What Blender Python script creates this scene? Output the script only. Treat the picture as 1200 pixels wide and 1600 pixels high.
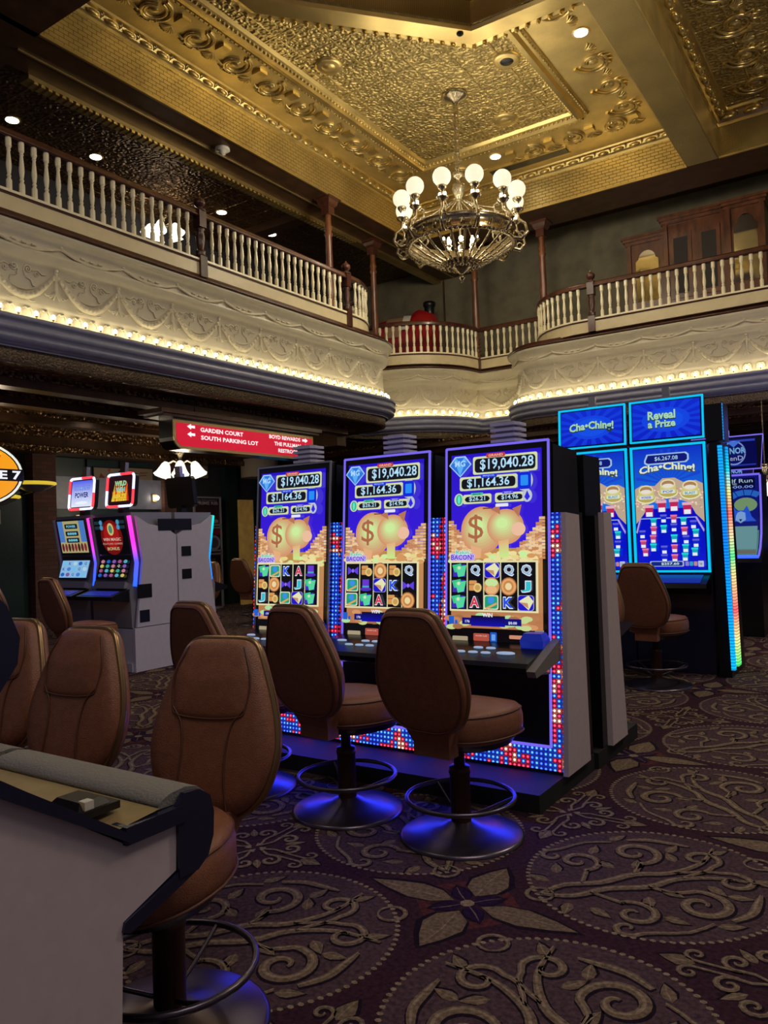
import bpy, bmesh, math, random
from mathutils import Vector, Matrix
PI = math.pi
rnd = random.Random(7)
for o in list(bpy.data.objects): bpy.data.objects.remove(o)
S = bpy.context.scene
COL = S.collection

# ------------------------------------------------------------------ camera
cam_d = bpy.data.cameras.new('camera'); cam = bpy.data.objects.new('camera', cam_d); COL.objects.link(cam)
cam_d.sensor_fit = 'VERTICAL'; cam_d.sensor_height = 36.0; cam_d.lens = 1218 / 1600 * 36.0
cam_d.clip_start = 0.05; cam_d.clip_end = 200
_f = 1218.0
_Y = Vector((1415 - 600, 803 - 800, _f)).normalized()          # image-space directions of the room's two horizontal axes
_X = -Vector((-1220 - 600, 897 - 800, _f)); _X = (_X - _Y * _X.dot(_Y)).normalized(); 
_X = (_X - _Y * _X.dot(_Y)).normalized()
_Z = _X.cross(_Y)
right = Vector((_X.x, _Y.x, _Z.x)); down = Vector((_X.y, _Y.y, _Z.y)); fwd = Vector((_X.z, _Y.z, _Z.z))
M3 = Matrix((right, -down, -fwd)).transposed()
cam.matrix_world = Matrix.Translation((0, 0, 1.5)) @ M3.to_4x4()
S.camera = cam

# ------------------------------------------------------------------ exposure, world, room and fill lights
S.view_settings.view_transform = 'Standard'; S.view_settings.look = 'None'
S.view_settings.gamma = 1.0; S.view_settings.use_curve_mapping = False
S.view_settings.exposure = 0.0
w = bpy.data.worlds.new('world'); S.world = w; w.use_nodes = True
w.node_tree.nodes['Background'].inputs[0].default_value = (0.55, 0.5, 0.62, 1)
w.node_tree.nodes['Background'].inputs[1].default_value = 0.13

def area_light(name, loc, rot, sx, sy, power, color):
    d = bpy.data.lights.new(name, 'AREA'); d.shape = 'RECTANGLE'; d.size = sx; d.size_y = sy; d.energy = power; d.color = color
    o = bpy.data.objects.new(name, d); o.location = loc; o.rotation_euler = rot; COL.objects.link(o); return o
def spot_light(name, loc, power, color, size=1.9, blend=.8, r=.06, target=None):
    d = bpy.data.lights.new(name, 'SPOT'); d.energy = power; d.color = color; d.spot_size = size; d.spot_blend = blend; d.shadow_soft_size = r
    o = bpy.data.objects.new(name, d); o.location = loc; COL.objects.link(o)
    if target: o.rotation_euler = (Vector(target) - Vector(loc)).to_track_quat('-Z', 'Y').to_euler()
    return o
WARM = (1.0, .87, .66)
# added fill panel high over the camera, no fitting modelled; brightens chairs and carpet
area_light('atrium_fill', (1.5, 1.0, 8.3), (0, 0, 0), 4, 4, 170, (1.0, .84, .74))
def lamp(name, loc, power, color, r=.5):
    d = bpy.data.lights.new(name, 'POINT'); d.energy = power; d.color = color; d.shadow_soft_size = r; o = bpy.data.objects.new(name, d); o.location = loc; COL.objects.link(o)
# added fill points out of view, no chandelier there; they brighten the gold ceiling
lamp('ceiling_fill_right', (1.6, 8.4, 7.0), 420, WARM); lamp('ceiling_fill_near', (-5.2, 2.2, 7.0), 60, WARM)
lamp('blue_fill_left', (-7.2, 2.2, 2.9), 14, (.18, .25, 1), .3); lamp('blue_fill_right', (-1.3, 12.9, 2.9), 14, (.25, .25, 1), .3); lamp('gallery_fill', (-10.6, 6.0, 2.9), 14, WARM, .2)  # added unseen fills: blue onto left mouldings and right ceiling, warm under left gallery
area_light('cove_light', (-4.6, 6.8, 8.62), (PI, 0, 0), 2.2, 2.2, 110, WARM)

# ------------------------------------------------------------------ materials
def new_mat(name):
    m = bpy.data.materials.new(name); m.use_nodes = True
    return m, m.node_tree.nodes, m.node_tree.links, m.node_tree.nodes['Principled BSDF']
def mat(name, col, rough=.5, metal=0., emit=None, estr=0., noise=0., nscale=20., bump=0., bscale=60., coat=0., spec=None, stretch=None):
    m, N, L, P = new_mat(name)
    P.inputs['Base Color'].default_value = (*col, 1); P.inputs['Roughness'].default_value = rough; P.inputs['Metallic'].default_value = metal
    if spec is not None: P.inputs['Specular IOR Level'].default_value = spec
    if coat: P.inputs['Coat Weight'].default_value = coat; P.inputs['Coat Roughness'].default_value = .15
    if emit: P.inputs['Emission Color'].default_value = (*emit, 1); P.inputs['Emission Strength'].default_value = estr
    tc = N.new('ShaderNodeTexCoord'); src = tc.outputs['Object']
    if stretch:
        mp = N.new('ShaderNodeMapping'); mp.inputs['Scale'].default_value = stretch; L.new(src, mp.inputs[0]); src = mp.outputs[0]
    if noise:
        n = N.new('ShaderNodeTexNoise'); n.inputs['Scale'].default_value = nscale; n.inputs['Detail'].default_value = 4; L.new(src, n.inputs['Vector'])
        r = N.new('ShaderNodeValToRGB'); r.color_ramp.elements[0].position = .3; r.color_ramp.elements[1].position = .7
        r.color_ramp.elements[0].color = tuple(c * (1 - noise) for c in col) + (1,); r.color_ramp.elements[1].color = tuple(min(1, c * (1 + noise)) for c in col) + (1,)
        L.new(n.outputs['Fac'], r.inputs[0]); L.new(r.outputs[0], P.inputs['Base Color'])
    if bump:
        n = N.new('ShaderNodeTexNoise'); n.inputs['Scale'].default_value = bscale; n.inputs['Detail'].default_value = 3; L.new(src, n.inputs['Vector'])
        b = N.new('ShaderNodeBump'); b.inputs['Strength'].default_value = bump; b.inputs['Distance'].default_value = .01
        L.new(n.outputs['Fac'], b.inputs['Height']); L.new(b.outputs[0], P.inputs['Normal'])
    return m
def tin_mat(name, col, kind, scale, rough=.36, metal=.85, dist=.03):
    """pressed-tin: embossed flowers, hexagons or bricks"""
    m, N, L, P = new_mat(name)
    P.inputs['Metallic'].default_value = metal; P.inputs['Roughness'].default_value = rough
    tc = N.new('ShaderNodeTexCoord'); mp = N.new('ShaderNodeMapping'); mp.inputs['Scale'].default_value = (scale,) * 3; L.new(tc.outputs['Object'], mp.inputs[0])
    if kind == 'flower':
        v = N.new('ShaderNodeTexVoronoi'); v.inputs['Scale'].default_value = 1.0; v.inputs['Randomness'].default_value = .75; L.new(mp.outputs[0], v.inputs['Vector'])
        v2 = N.new('ShaderNodeTexVoronoi'); v2.feature = 'SMOOTH_F1'; v2.inputs['Scale'].default_value = 2.7; v2.inputs['Smoothness'].default_value = .5; v2.inputs['Randomness'].default_value = .9; L.new(mp.outputs[0], v2.inputs['Vector'])
        s1 = N.new('ShaderNodeMath'); s1.operation = 'SINE'; s0 = N.new('ShaderNodeMath'); s0.operation = 'MULTIPLY'; s0.inputs[1].default_value = 13; L.new(v.outputs['Distance'], s0.inputs[0]); L.new(s0.outputs[0], s1.inputs[0])
        a0 = N.new('ShaderNodeMath'); a0.operation = 'MULTIPLY_ADD'; a0.inputs[1].default_value = .22; L.new(s1.outputs[0], a0.inputs[0]); L.new(v2.outputs['Distance'], a0.inputs[2])
        sx = N.new('ShaderNodeSeparateXYZ'); L.new(mp.outputs[0], sx.inputs[0]); hh = a0.outputs[0]
        for ax in (0, 1):                                  # seams between the stamped sheets
            d0 = N.new('ShaderNodeMath'); d0.operation = 'DIVIDE'; d0.inputs[1].default_value = scale * .61; L.new(sx.outputs[ax], d0.inputs[0])
            p0 = N.new('ShaderNodeMath'); p0.operation = 'PINGPONG'; p0.inputs[1].default_value = .5; L.new(d0.outputs[0], p0.inputs[0])
            r0 = N.new('ShaderNodeMapRange'); r0.inputs['From Max'].default_value = .03; r0.inputs['To Min'].default_value = .6; r0.inputs['To Max'].default_value = 0; L.new(p0.outputs[0], r0.inputs[0])
            m0 = N.new('ShaderNodeMath'); m0.operation = 'ADD'; L.new(hh, m0.inputs[0]); L.new(r0.outputs[0], m0.inputs[1]); hh = m0.outputs[0]
        h = hh
    elif kind == 'hex':
        v = N.new('ShaderNodeTexVoronoi'); v.feature = 'DISTANCE_TO_EDGE'; v.inputs['Randomness'].default_value = .12; v.voronoi_dimensions = '2D'; hx = N.new('ShaderNodeSeparateXYZ'); L.new(mp.outputs[0], hx.inputs[0]); ha = N.new('ShaderNodeMath'); L.new(hx.outputs[1], ha.inputs[0]); L.new(hx.outputs[2], ha.inputs[1]); hc = N.new('ShaderNodeCombineXYZ'); L.new(hx.outputs[0], hc.inputs[0]); L.new(ha.outputs[0], hc.inputs[1]); L.new(hc.outputs[0], v.inputs['Vector'])
        r = N.new('ShaderNodeMapRange'); r.inputs['From Max'].default_value = .16; L.new(v.outputs['Distance'], r.inputs[0]); h = r.outputs[0]
    else:
        sx = N.new('ShaderNodeSeparateXYZ'); L.new(mp.outputs[0], sx.inputs[0])
        ad = N.new('ShaderNodeMath'); L.new(sx.outputs[0], ad.inputs[0]); L.new(sx.outputs[1], ad.inputs[1])
        cb = N.new('ShaderNodeCombineXYZ'); L.new(ad.outputs[0], cb.inputs[0]); L.new(sx.outputs[2], cb.inputs[1])
        v = N.new('ShaderNodeTexBrick'); v.inputs['Scale'].default_value = 1; v.inputs['Mortar Size'].default_value = .05; v.inputs['Mortar Smooth'].default_value = .6; v.inputs['Brick Width'].default_value = 1.3; v.inputs['Row Height'].default_value = .55
        v.inputs['Color1'].default_value = v.inputs['Color2'].default_value = (1, 1, 1, 1); v.inputs['Mortar'].default_value = (0, 0, 0, 1)
        L.new(cb.outputs[0], v.inputs['Vector']); h = v.outputs['Color']
    b = N.new('ShaderNodeBump'); b.inputs['Strength'].default_value = .9; b.inputs['Distance'].default_value = dist
    L.new(h, b.inputs['Height']); L.new(b.outputs[0], P.inputs['Normal'])
    relief_tone = N.new('ShaderNodeMapRange'); relief_tone.inputs['To Min'].default_value = .5; relief_tone.inputs['To Max'].default_value = 1.12; L.new(h, relief_tone.inputs[0])  # low parts of the relief get a darker base colour
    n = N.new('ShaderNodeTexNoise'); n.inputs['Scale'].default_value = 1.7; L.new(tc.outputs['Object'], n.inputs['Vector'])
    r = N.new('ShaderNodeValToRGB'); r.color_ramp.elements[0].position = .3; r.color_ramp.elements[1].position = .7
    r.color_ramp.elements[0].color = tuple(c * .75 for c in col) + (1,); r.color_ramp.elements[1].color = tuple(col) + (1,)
    L.new(n.outputs['Fac'], r.inputs[0]); sc = N.new('ShaderNodeVectorMath'); sc.operation = 'SCALE'; L.new(r.outputs[0], sc.inputs[0]); L.new(relief_tone.outputs[0], sc.inputs['Scale']); L.new(sc.outputs[0], P.inputs['Base Color'])
    return m
def brick_mat(name, c1, c2, mortar, scale=1.):
    m, N, L, P = new_mat(name); P.inputs['Roughness'].default_value = .85
    tc = N.new('ShaderNodeTexCoord'); sx = N.new('ShaderNodeSeparateXYZ'); L.new(tc.outputs['Object'], sx.inputs[0])
    ad = N.new('ShaderNodeMath'); L.new(sx.outputs[0], ad.inputs[0]); L.new(sx.outputs[1], ad.inputs[1])
    cb = N.new('ShaderNodeCombineXYZ'); L.new(ad.outputs[0], cb.inputs[0]); L.new(sx.outputs[2], cb.inputs[1])
    v = N.new('ShaderNodeTexBrick'); v.inputs['Scale'].default_value = scale; v.inputs['Mortar Size'].default_value = .008; v.inputs['Brick Width'].default_value = .22; v.inputs['Row Height'].default_value = .075
    v.inputs['Color1'].default_value = (*c1, 1); v.inputs['Color2'].default_value = (*c2, 1); v.inputs['Mortar'].default_value = (*mortar, 1)
    L.new(cb.outputs[0], v.inputs['Vector']); L.new(v.outputs['Color'], P.inputs['Base Color'])
    return m
def attr_mat(name, emit=0., rough=.12, spec=.5, bump=0., bscale=300., noise=0.):
    """colour from the mesh's own colour attribute: flat prints, carpet yarn, or (emit) a lit screen"""
    m, N, L, P = new_mat(name); a = N.new('ShaderNodeAttribute'); a.attribute_name = 'Col'
    P.inputs['Roughness'].default_value = rough; P.inputs['Specular IOR Level'].default_value = spec
    src = a.outputs['Color']
    if noise:
        n = N.new('ShaderNodeTexNoise'); n.inputs['Scale'].default_value = 55; n.inputs['Detail'].default_value = 5
        tc = N.new('ShaderNodeTexCoord'); L.new(tc.outputs['Object'], n.inputs['Vector'])
        r = N.new('ShaderNodeMapRange'); r.inputs['From Min'].default_value = .3; r.inputs['From Max'].default_value = .7; r.inputs['To Min'].default_value = 1 - noise; r.inputs['To Max'].default_value = 1 + noise; L.new(n.outputs['Fac'], r.inputs[0])
        mx = N.new('ShaderNodeVectorMath'); mx.operation = 'SCALE'; L.new(src, mx.inputs[0]); L.new(r.outputs[0], mx.inputs['Scale']); src = mx.outputs[0]
    if emit:
        P.inputs['Base Color'].default_value = (0, 0, 0, 1); L.new(src, P.inputs['Emission Color']); P.inputs['Emission Strength'].default_value = emit
    else: L.new(src, P.inputs['Base Color'])
    if bump:
        n = N.new('ShaderNodeTexNoise'); n.inputs['Scale'].default_value = bscale
        tc = N.new('ShaderNodeTexCoord'); L.new(tc.outputs['Object'], n.inputs['Vector'])
        b = N.new('ShaderNodeBump'); b.inputs['Strength'].default_value = bump; b.inputs['Distance'].default_value = .004; L.new(n.outputs['Fac'], b.inputs['Height']); L.new(b.outputs[0], P.inputs['Normal'])
    return m
def led_mat(name, pitch, strength, horiz='x'):
    """panel of separate little LEDs, mostly blue with drifting patches of red and white"""
    m, N, L, P = new_mat(name)
    P.inputs['Base Color'].default_value = (.004, .004, .02, 1); P.inputs['Roughness'].default_value = .3
    tc = N.new('ShaderNodeTexCoord'); sx = N.new('ShaderNodeSeparateXYZ'); L.new(tc.outputs['Object'], sx.inputs[0])
    def M(op, a, b=None):
        n = N.new('ShaderNodeMath'); n.operation = op
        for i, v in enumerate((a, b)):
            if v is None: continue
            if isinstance(v, (int, float)): n.inputs[i].default_value = v
            else: L.new(v, n.inputs[i])
        return n.outputs[0]
    u = M('DIVIDE', sx.outputs[0 if horiz == 'x' else 1], pitch); v = M('DIVIDE', sx.outputs[2], pitch)
    fu = M('SUBTRACT', M('FRACT', u), .5); fv = M('SUBTRACT', M('FRACT', v), .5)
    d = M('SQRT', M('ADD', M('MULTIPLY', fu, fu), M('MULTIPLY', fv, fv)))
    mk = N.new('ShaderNodeMapRange'); mk.inputs['From Min'].default_value = .30; mk.inputs['From Max'].default_value = .10; L.new(d, mk.inputs[0])
    cell = N.new('ShaderNodeCombineXYZ'); L.new(M('FLOOR', u), cell.inputs[0]); L.new(M('FLOOR', v), cell.inputs[1])
    geo = N.new('ShaderNodeObjectInfo')
    ad = N.new('ShaderNodeVectorMath'); ad.operation = 'ADD'; L.new(cell.outputs[0], ad.inputs[0]); L.new(geo.outputs['Location'], ad.inputs[1])
    n = N.new('ShaderNodeTexNoise'); n.inputs['Scale'].default_value = .16; n.inputs['Detail'].default_value = 2; L.new(ad.outputs[0], n.inputs['Vector'])
    wn = N.new('ShaderNodeTexWhiteNoise'); L.new(ad.outputs[0], wn.inputs['Vector'])
    f = M('ADD', n.outputs['Fac'], M('MULTIPLY', M('SUBTRACT', wn.outputs['Value'], .5), .16))
    r = N.new('ShaderNodeValToRGB'); cr = r.color_ramp; cr.interpolation = 'CONSTANT'
    cr.elements[0].color = (.02, .06, .9, 1); cr.elements[0].position = 0
    cr.elements[1].position = .40; cr.elements[1].color = (.03, .12, 1, 1)
    e = cr.elements.new(.50); e.color = (.75, .02, .05, 1)
    e = cr.elements.new(.60); e.color = (1, .35, .25, 1)
    L.new(f, r.inputs[0]); L.new(r.outputs[0], P.inputs['Emission Color'])
    L.new(M('MULTIPLY', M('ADD', M('MULTIPLY', mk.outputs[0], 1.0), .035), strength), P.inputs['Emission Strength'])
    return m
def ramp_emit(name, axis, lo, hi, stops, strength, stripes=0.):
    m, N, L, P = new_mat(name); P.inputs['Base Color'].default_value = (.02, .02, .03, 1)
    tc = N.new('ShaderNodeTexCoord'); sx = N.new('ShaderNodeSeparateXYZ'); L.new(tc.outputs['Object'], sx.inputs[0])
    mr = N.new('ShaderNodeMapRange'); mr.inputs['From Min'].default_value = lo; mr.inputs['From Max'].default_value = hi; L.new(sx.outputs[axis], mr.inputs[0])
    r = N.new('ShaderNodeValToRGB'); cr = r.color_ramp
    cr.elements[0].position, cr.elements[0].color = stops[0][0], (*stops[0][1], 1); cr.elements[1].position, cr.elements[1].color = stops[-1][0], (*stops[-1][1], 1)
    for p, c in stops[1:-1]: e = cr.elements.new(p); e.color = (*c, 1)
    L.new(mr.outputs[0], r.inputs[0]); L.new(r.outputs[0], P.inputs['Emission Color']); P.inputs['Emission Strength'].default_value = strength
    if stripes:
        d = N.new('ShaderNodeMath'); d.operation = 'DIVIDE'; L.new(sx.outputs[2], d.inputs[0]); d.inputs[1].default_value = stripes
        f = N.new('ShaderNodeMath'); f.operation = 'PINGPONG'; L.new(d.outputs[0], f.inputs[0]); f.inputs[1].default_value = .5
        g = N.new('ShaderNodeMath'); g.operation = 'MULTIPLY_ADD'; L.new(f.outputs[0], g.inputs[0]); g.inputs[1].default_value = strength * 2; g.inputs[2].default_value = strength * .4
        L.new(g.outputs[0], P.inputs['Emission Strength'])
    return m

GOLD = (.60, .46, .185)
M = dict(
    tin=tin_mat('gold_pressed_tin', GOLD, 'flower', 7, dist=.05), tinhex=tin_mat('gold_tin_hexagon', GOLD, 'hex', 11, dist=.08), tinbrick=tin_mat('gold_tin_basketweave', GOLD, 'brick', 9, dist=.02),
    gold=mat('gold_moulding', GOLD, .32, .9, noise=.15, nscale=3), tinplain=mat('gold_plain_tin', GOLD, .42, .8, noise=.2, nscale=2, bump=.2, bscale=30),
    brtin=tin_mat('brown_pressed_tin', (.22, .12, .05), 'flower', 6, rough=.32, metal=.7, dist=.04), brown=mat('dark_brown_beam', (.10, .05, .025), .35, .4, noise=.3, nscale=4),  # brown: one even dark brown for beams, strips and well top
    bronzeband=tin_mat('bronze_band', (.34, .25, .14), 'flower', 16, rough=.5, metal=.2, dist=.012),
    cream=mat('cream_plaster', (.62, .56, .41), .40, noise=.05, nscale=6), creampaint=mat('cream_paint', (.66, .56, .34), .4, noise=.06, nscale=5),
    baluster=mat('ivory_baluster_paint', (.88, .80, .56), .35), greypaint=mat('grey_moulding_paint', (.25, .26, .36), .38, noise=.1, nscale=8),  # moulding grey has the blue of the machine light mixed into its colour
    mahog=mat('mahogany', (.065, .020, .012), .28, noise=.35, nscale=9, stretch=(1, 1, .2), coat=.4), wood=mat('figured_wood', (.14, .048, .020), .32, noise=.5, nscale=8, stretch=(1, 1, .3), coat=.5),
    wallgreen=mat('olive_textured_plaster', (.165, .145, .095), .75, noise=.2, nscale=3, bump=.7, bscale=9), darkgreen=mat('dark_green_paint', (.012, .035, .032), .4, noise=.2),
    black=mat('black_plastic', (.006, .006, .008), .32), blackmetal=mat('black_metal', (.012, .012, .014), .28, .6), void=mat('dark_wall_paint', (.03, .028, .035), .8, noise=.2),
    plinth=mat('black_plinth_laminate', (.008, .008, .01), .7), leather=mat('tan_leather', (.25, .098, .050), .40, noise=.12, nscale=40, bump=.25, bscale=220), seam=mat('leather_seam', (.12, .045, .025), .5), piping=mat('bronze_edge_trim', (.30, .19, .09), .28, .8),
    bronze=mat('bronze_pedestal', (.13, .11, .14), .30, .9, noise=.2, nscale=5), chrome=mat('steel', (.55, .55, .58), .25, 1.), brownmetal=mat('brown_column_metal', (.07, .028, .018), .4, .5),
    pink=mat('pale_laminate', (.58, .49, .50), .55, noise=.04, nscale=30), white=mat('white_cabinet_paint', (.62, .60, .80), .45, noise=.03), silver=mat('silver_plastic', (.42, .42, .46), .3, .5),  # white: purple light on the cabinets is mixed into this base colour
    greypad=mat('grey_vinyl_pad', (.20, .19, .17), .5, bump=.3, bscale=120), golddeck=mat('brass_deck', (.36, .27, .12), .42, .5, noise=.1, nscale=12), navy=mat('navy_gloss_plastic', (.012, .014, .04), .25, coat=.3),
    globe=mat('frosted_globe_glass', (.05, .05, .05), .3, emit=(1, .88, .62), estr=1.05), bulb=mat('lamp_bulb_glass', (.9, .9, .85), .2, emit=(1, .86, .56), estr=27),
    hotbulb=mat('clear_bulb_glass', (.9, .9, .85), .2, emit=(1, .88, .68), estr=34), down=mat('downlight_lens', (.9, .9, .9), .3, emit=(1, .93, .8), estr=9),
    antique=mat('antique_brass', (.45, .38, .25), .2, .95, noise=.3, nscale=30), screen=attr_mat('lit_screen', .95), dimscreen=attr_mat('dim_screen', .8), print=attr_mat('printed_poster', 0, .35), sign=attr_mat('backlit_sign', 1.0),
    led=led_mat('led_dot_panel', .0275, 8.0), violet=mat('violet_led_edge', (.02, .02, .05), .3, emit=(.22, .16, 1), estr=.85), cyan=mat('cyan_led_edge', (.02, .05, .05), .3, emit=(.0, .50, .85), estr=1.1), blueled=mat('blue_led_edge', (.02, .02, .05), .3, emit=(.02, .06, 1), estr=3.0),
    button=mat('lit_button', (.3, .4, .5), .3, emit=(.45, .6, .9), estr=.5), bluebez=mat('blue_lit_bezel', (.02, .02, .1), .3, emit=(.01, .04, .7), estr=.3),
    magenta=ramp_emit('pink_to_blue_led', 2, .9, 1.85, [(0, (0, .12, 1)), (.4, (.08, .08, 1)), (.65, (1, .03, .6)), (1, (1, .05, .5))], 1.6), teal=ramp_emit('teal_to_blue_led', 2, .9, 1.85, [(0, (0, .15, 1)), (.5, (0, .35, 1)), (1, (0, .8, .6))], 1.4),
    strip1=ramp_emit('blue_cyan_led_strip', 2, .1, 2.2, [(0, (0, .45, 1)), (.6, (0, .2, .9)), (1, (0, .35, .9))], 1.2, .03), strip2=ramp_emit('rainbow_led_strip', 2, .1, 2.2, [(0, (.1, .9, .2)), (.12, (.9, .8, .3)), (.25, (1, .12, .15)), (.4, (1, .7, .3)), (.5, (.1, .9, .3)), (.6, (.9, .7, .4)), (.7, (1, .15, .15)), (.8, (.8, .8, .3)), (.9, (0, .7, 1)), (1, (0, .3, .9))], 1.1, .03),
    redfab=mat('red_vinyl', (.28, .008, .01), .4), mirror=mat('antique_mirror', (.8, .72, .5), .06, 1.), darkmesh=mat('dark_mesh_panel', (.03, .022, .018), .6, bump=.5, bscale=150), neon=mat('yellow_lamp_rim', (.4, .35, .05), .4, emit=(.9, .65, .05), estr=.7),
    brick=brick_mat('red_brick', (.16, .06, .045), (.11, .04, .03), (.06, .05, .045)), opal=mat('tulip_lamp_glass', (.5, .5, .48), .3, emit=(1, .88, .7), estr=1.6), sconce=mat('sconce_bulb', (.9, .9, .8), .3, emit=(1, .85, .6), estr=12),
    plastic=mat('white_plastic', (.6, .58, .52), .4), signface=mat('red_sign_face', (.5, .01, .03), .4, emit=(.55, .004, .03), estr=.9), signtext=mat('white_sign_letters', (.9, .9, .9), .4, emit=(1, .9, .9), estr=1.1), gilt=mat('gilt_frame', (.7, .52, .24), .35, .6),
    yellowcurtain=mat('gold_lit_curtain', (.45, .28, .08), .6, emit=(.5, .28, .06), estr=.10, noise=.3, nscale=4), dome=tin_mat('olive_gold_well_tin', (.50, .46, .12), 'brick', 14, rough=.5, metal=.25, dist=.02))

# ------------------------------------------------------------------ mesh collecting helpers
class MB:
    def __init__(s): s.v = []; s.f = []; s.m = []; s.c = []; s.sm = []
    def add(s, vs, fs, mi=0, col=None, smooth=False):
        b = len(s.v); s.v += [tuple(p) for p in vs]
        for f in fs: s.f.append([b + i for i in f]); s.m.append(mi); s.c.append(col); s.sm.append(smooth)
    def box(s, x0, x1, y0, y1, z0, z1, mi=0, shear=None, col=None):
        v = [(x, y, z) for z in (z0, z1) for y in (y0, y1) for x in (x0, x1)]
        if shear: v = [(x, y + shear * z, z) for x, y, z in v]
        s.add(v, [(0, 2, 3, 1), (4, 5, 7, 6), (0, 1, 5, 4), (2, 6, 7, 3), (0, 4, 6, 2), (1, 3, 7, 5)], mi, col)
    def prism(s, pts, a0, a1, axis='x', mi=0, smooth=False):
        """extrude a 2-D outline along an axis: axis x -> pts are (y,z); y -> (x,z); z -> (x,y)"""
        n = len(pts)
        def P(p, a): return {'x': (a, p[0], p[1]), 'y': (p[0], a, p[1]), 'z': (p[0], p[1], a)}[axis]
        v = [P(p, a0) for p in pts] + [P(p, a1) for p in pts]
        s.add(v, [tuple(range(n))[::-1], tuple(range(n, 2 * n))], mi)
        s.add(v, [(i, (i + 1) % n, n + (i + 1) % n, n + i) for i in range(n)], mi, smooth=smooth)
    def lathe(s, prof, seg=24, o=(0, 0, 0), mi=0, smooth=True, sx=1., sy=1., cap=True):
        v = []; n = len(prof)
        for r, z in prof:
            for k in range(seg):
                a = 2 * PI * k / seg; v.append((o[0] + r * math.cos(a) * sx, o[1] + r * math.sin(a) * sy, o[2] + z))
        f = [(i * seg + k, i * seg + (k + 1) % seg, (i + 1) * seg + (k + 1) % seg, (i + 1) * seg + k) for i in range(n - 1) for k in range(seg)]
        s.add(v, f, mi, smooth=smooth)
        if cap and prof[0][0] > 1e-4: s.add(v[:seg], [tuple(range(seg))[::-1]], mi)
        if cap and prof[-1][0] > 1e-4: s.add(v[-seg:], [tuple(range(seg))], mi)
    def loops(s, loops, mi=0, cap=(True, True), smooth=True, closed=True):
        n = len(loops[0]); v = [p for l in loops for p in l]
        rng = range(n) if closed else range(n - 1)
        s.add(v, [(i * n + k, i * n + (k + 1) % n, (i + 1) * n + (k + 1) % n, (i + 1) * n + k) for i in range(len(loops) - 1) for k in rng], mi, smooth=smooth)
        if cap[0]: s.add(loops[0], [tuple(range(n))[::-1]], mi, smooth=smooth)
        if cap[1]: s.add(loops[-1], [tuple(range(n))], mi, smooth=smooth)
    def tube(s, pts, r, seg=6, mi=0, closed=False, smooth=True):
        pts = [Vector(p) for p in pts]; n = len(pts); R = r if hasattr(r, '__len__') else [r] * n; L = []
        prev = None
        for i, p in enumerate(pts):
            if closed: t = pts[(i + 1) % n] - pts[i - 1]
            else: t = pts[min(i + 1, n - 1)] - pts[max(i - 1, 0)]
            if t.length < 1e-9: t = Vector((0, 0, 1))
            t.normalize()
            if prev is None:
                a = Vector((0, 0, 1)) if abs(t.z) < .9 else Vector((1, 0, 0)); u = t.cross(a).normalized()
            else:
                u = prev - t * prev.dot(t); u = u.normalized() if u.length > 1e-6 else t.orthogonal().normalized()
            prev = u; q = t.cross(u)
            L.append([p + (u * math.cos(2 * PI * k / seg) + q * math.sin(2 * PI * k / seg)) * R[i] for k in range(seg)])
        if closed: s.loops(L + [L[0]], mi, (False, False), smooth)
        else: s.loops(L, mi, (True, True), smooth)
    def ball(s, c, r, mi=0, seg=12, rings=7, sz=1.):
        s.lathe([(max(1e-5, r * math.sin(PI * i / rings)), -r * sz * math.cos(PI * i / rings)) for i in range(rings + 1)], seg, c, mi)
    def xform(s, fn, start=0):
        for i in range(start, len(s.v)): s.v[i] = tuple(fn(s.v[i]))
    def build(s, name, mats, parent=None, loc=None, tri=False):
        me = bpy.data.meshes.new(name); me.from_pydata([tuple(map(float, p)) for p in s.v], [], s.f)
        if not isinstance(mats, (list, tuple)): mats = [mats]
        for m in mats: me.materials.append(M[m] if isinstance(m, str) else m)
        me.polygons.foreach_set('material_index', s.m); me.polygons.foreach_set('use_smooth', s.sm)
        if any(c is not None for c in s.c):
            ca = me.color_attributes.new('Col', 'FLOAT_COLOR', 'CORNER'); data = []
            for p, c in zip(s.f, s.c):
                c = c or (0, 0, 0)
                if isinstance(c[0], (tuple, list)): 
                    for k in range(len(p)): data += [*c[k % len(c)], 1]
                else: data += [*c, 1] * len(p)
            ca.data.foreach_set('color', data)
        me.update(); o = bpy.data.objects.new(name, me); COL.objects.link(o)
        if parent is not None: o.parent = parent
        if loc: o.location = loc
        return o
def empty(name, loc, rz=0., label=None, cat=None, group=None):
    o = bpy.data.objects.new(name, None); COL.objects.link(o); o.location = loc; o.rotation_euler = (0, 0, rz); o.empty_display_size = .1
    tag(o, label, cat, group); return o
def tag(o, label=None, cat=None, group=None, kind=None):
    if label: o['label'] = label
    if cat: o['category'] = cat
    if group: o['group'] = group
    if kind: o['kind'] = kind
    return o
def struct(mb, name, mats): o = mb.build(name, mats); o['kind'] = 'structure'; return o
CH = {}
def kids(o): return [c for c in bpy.data.objects if c.parent == o]
def copy_tree(o, parent=None):
    c = o.copy(); COL.objects.link(c); c.parent = parent
    for ch in kids(o): copy_tree(ch, c)
    return c
def dup(o, loc, rz, label, group=None):
    c = copy_tree(o); c.location = loc; c.rotation_euler = (0, 0, rz); c['label'] = label
    if group: c['group'] = group
    return c
def ell(cx, cy, a, b, n=16, a0=0.): return [(cx + a * math.cos(2 * PI * k / n + a0), cy + b * math.sin(2 * PI * k / n + a0)) for k in range(n)]
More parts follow.
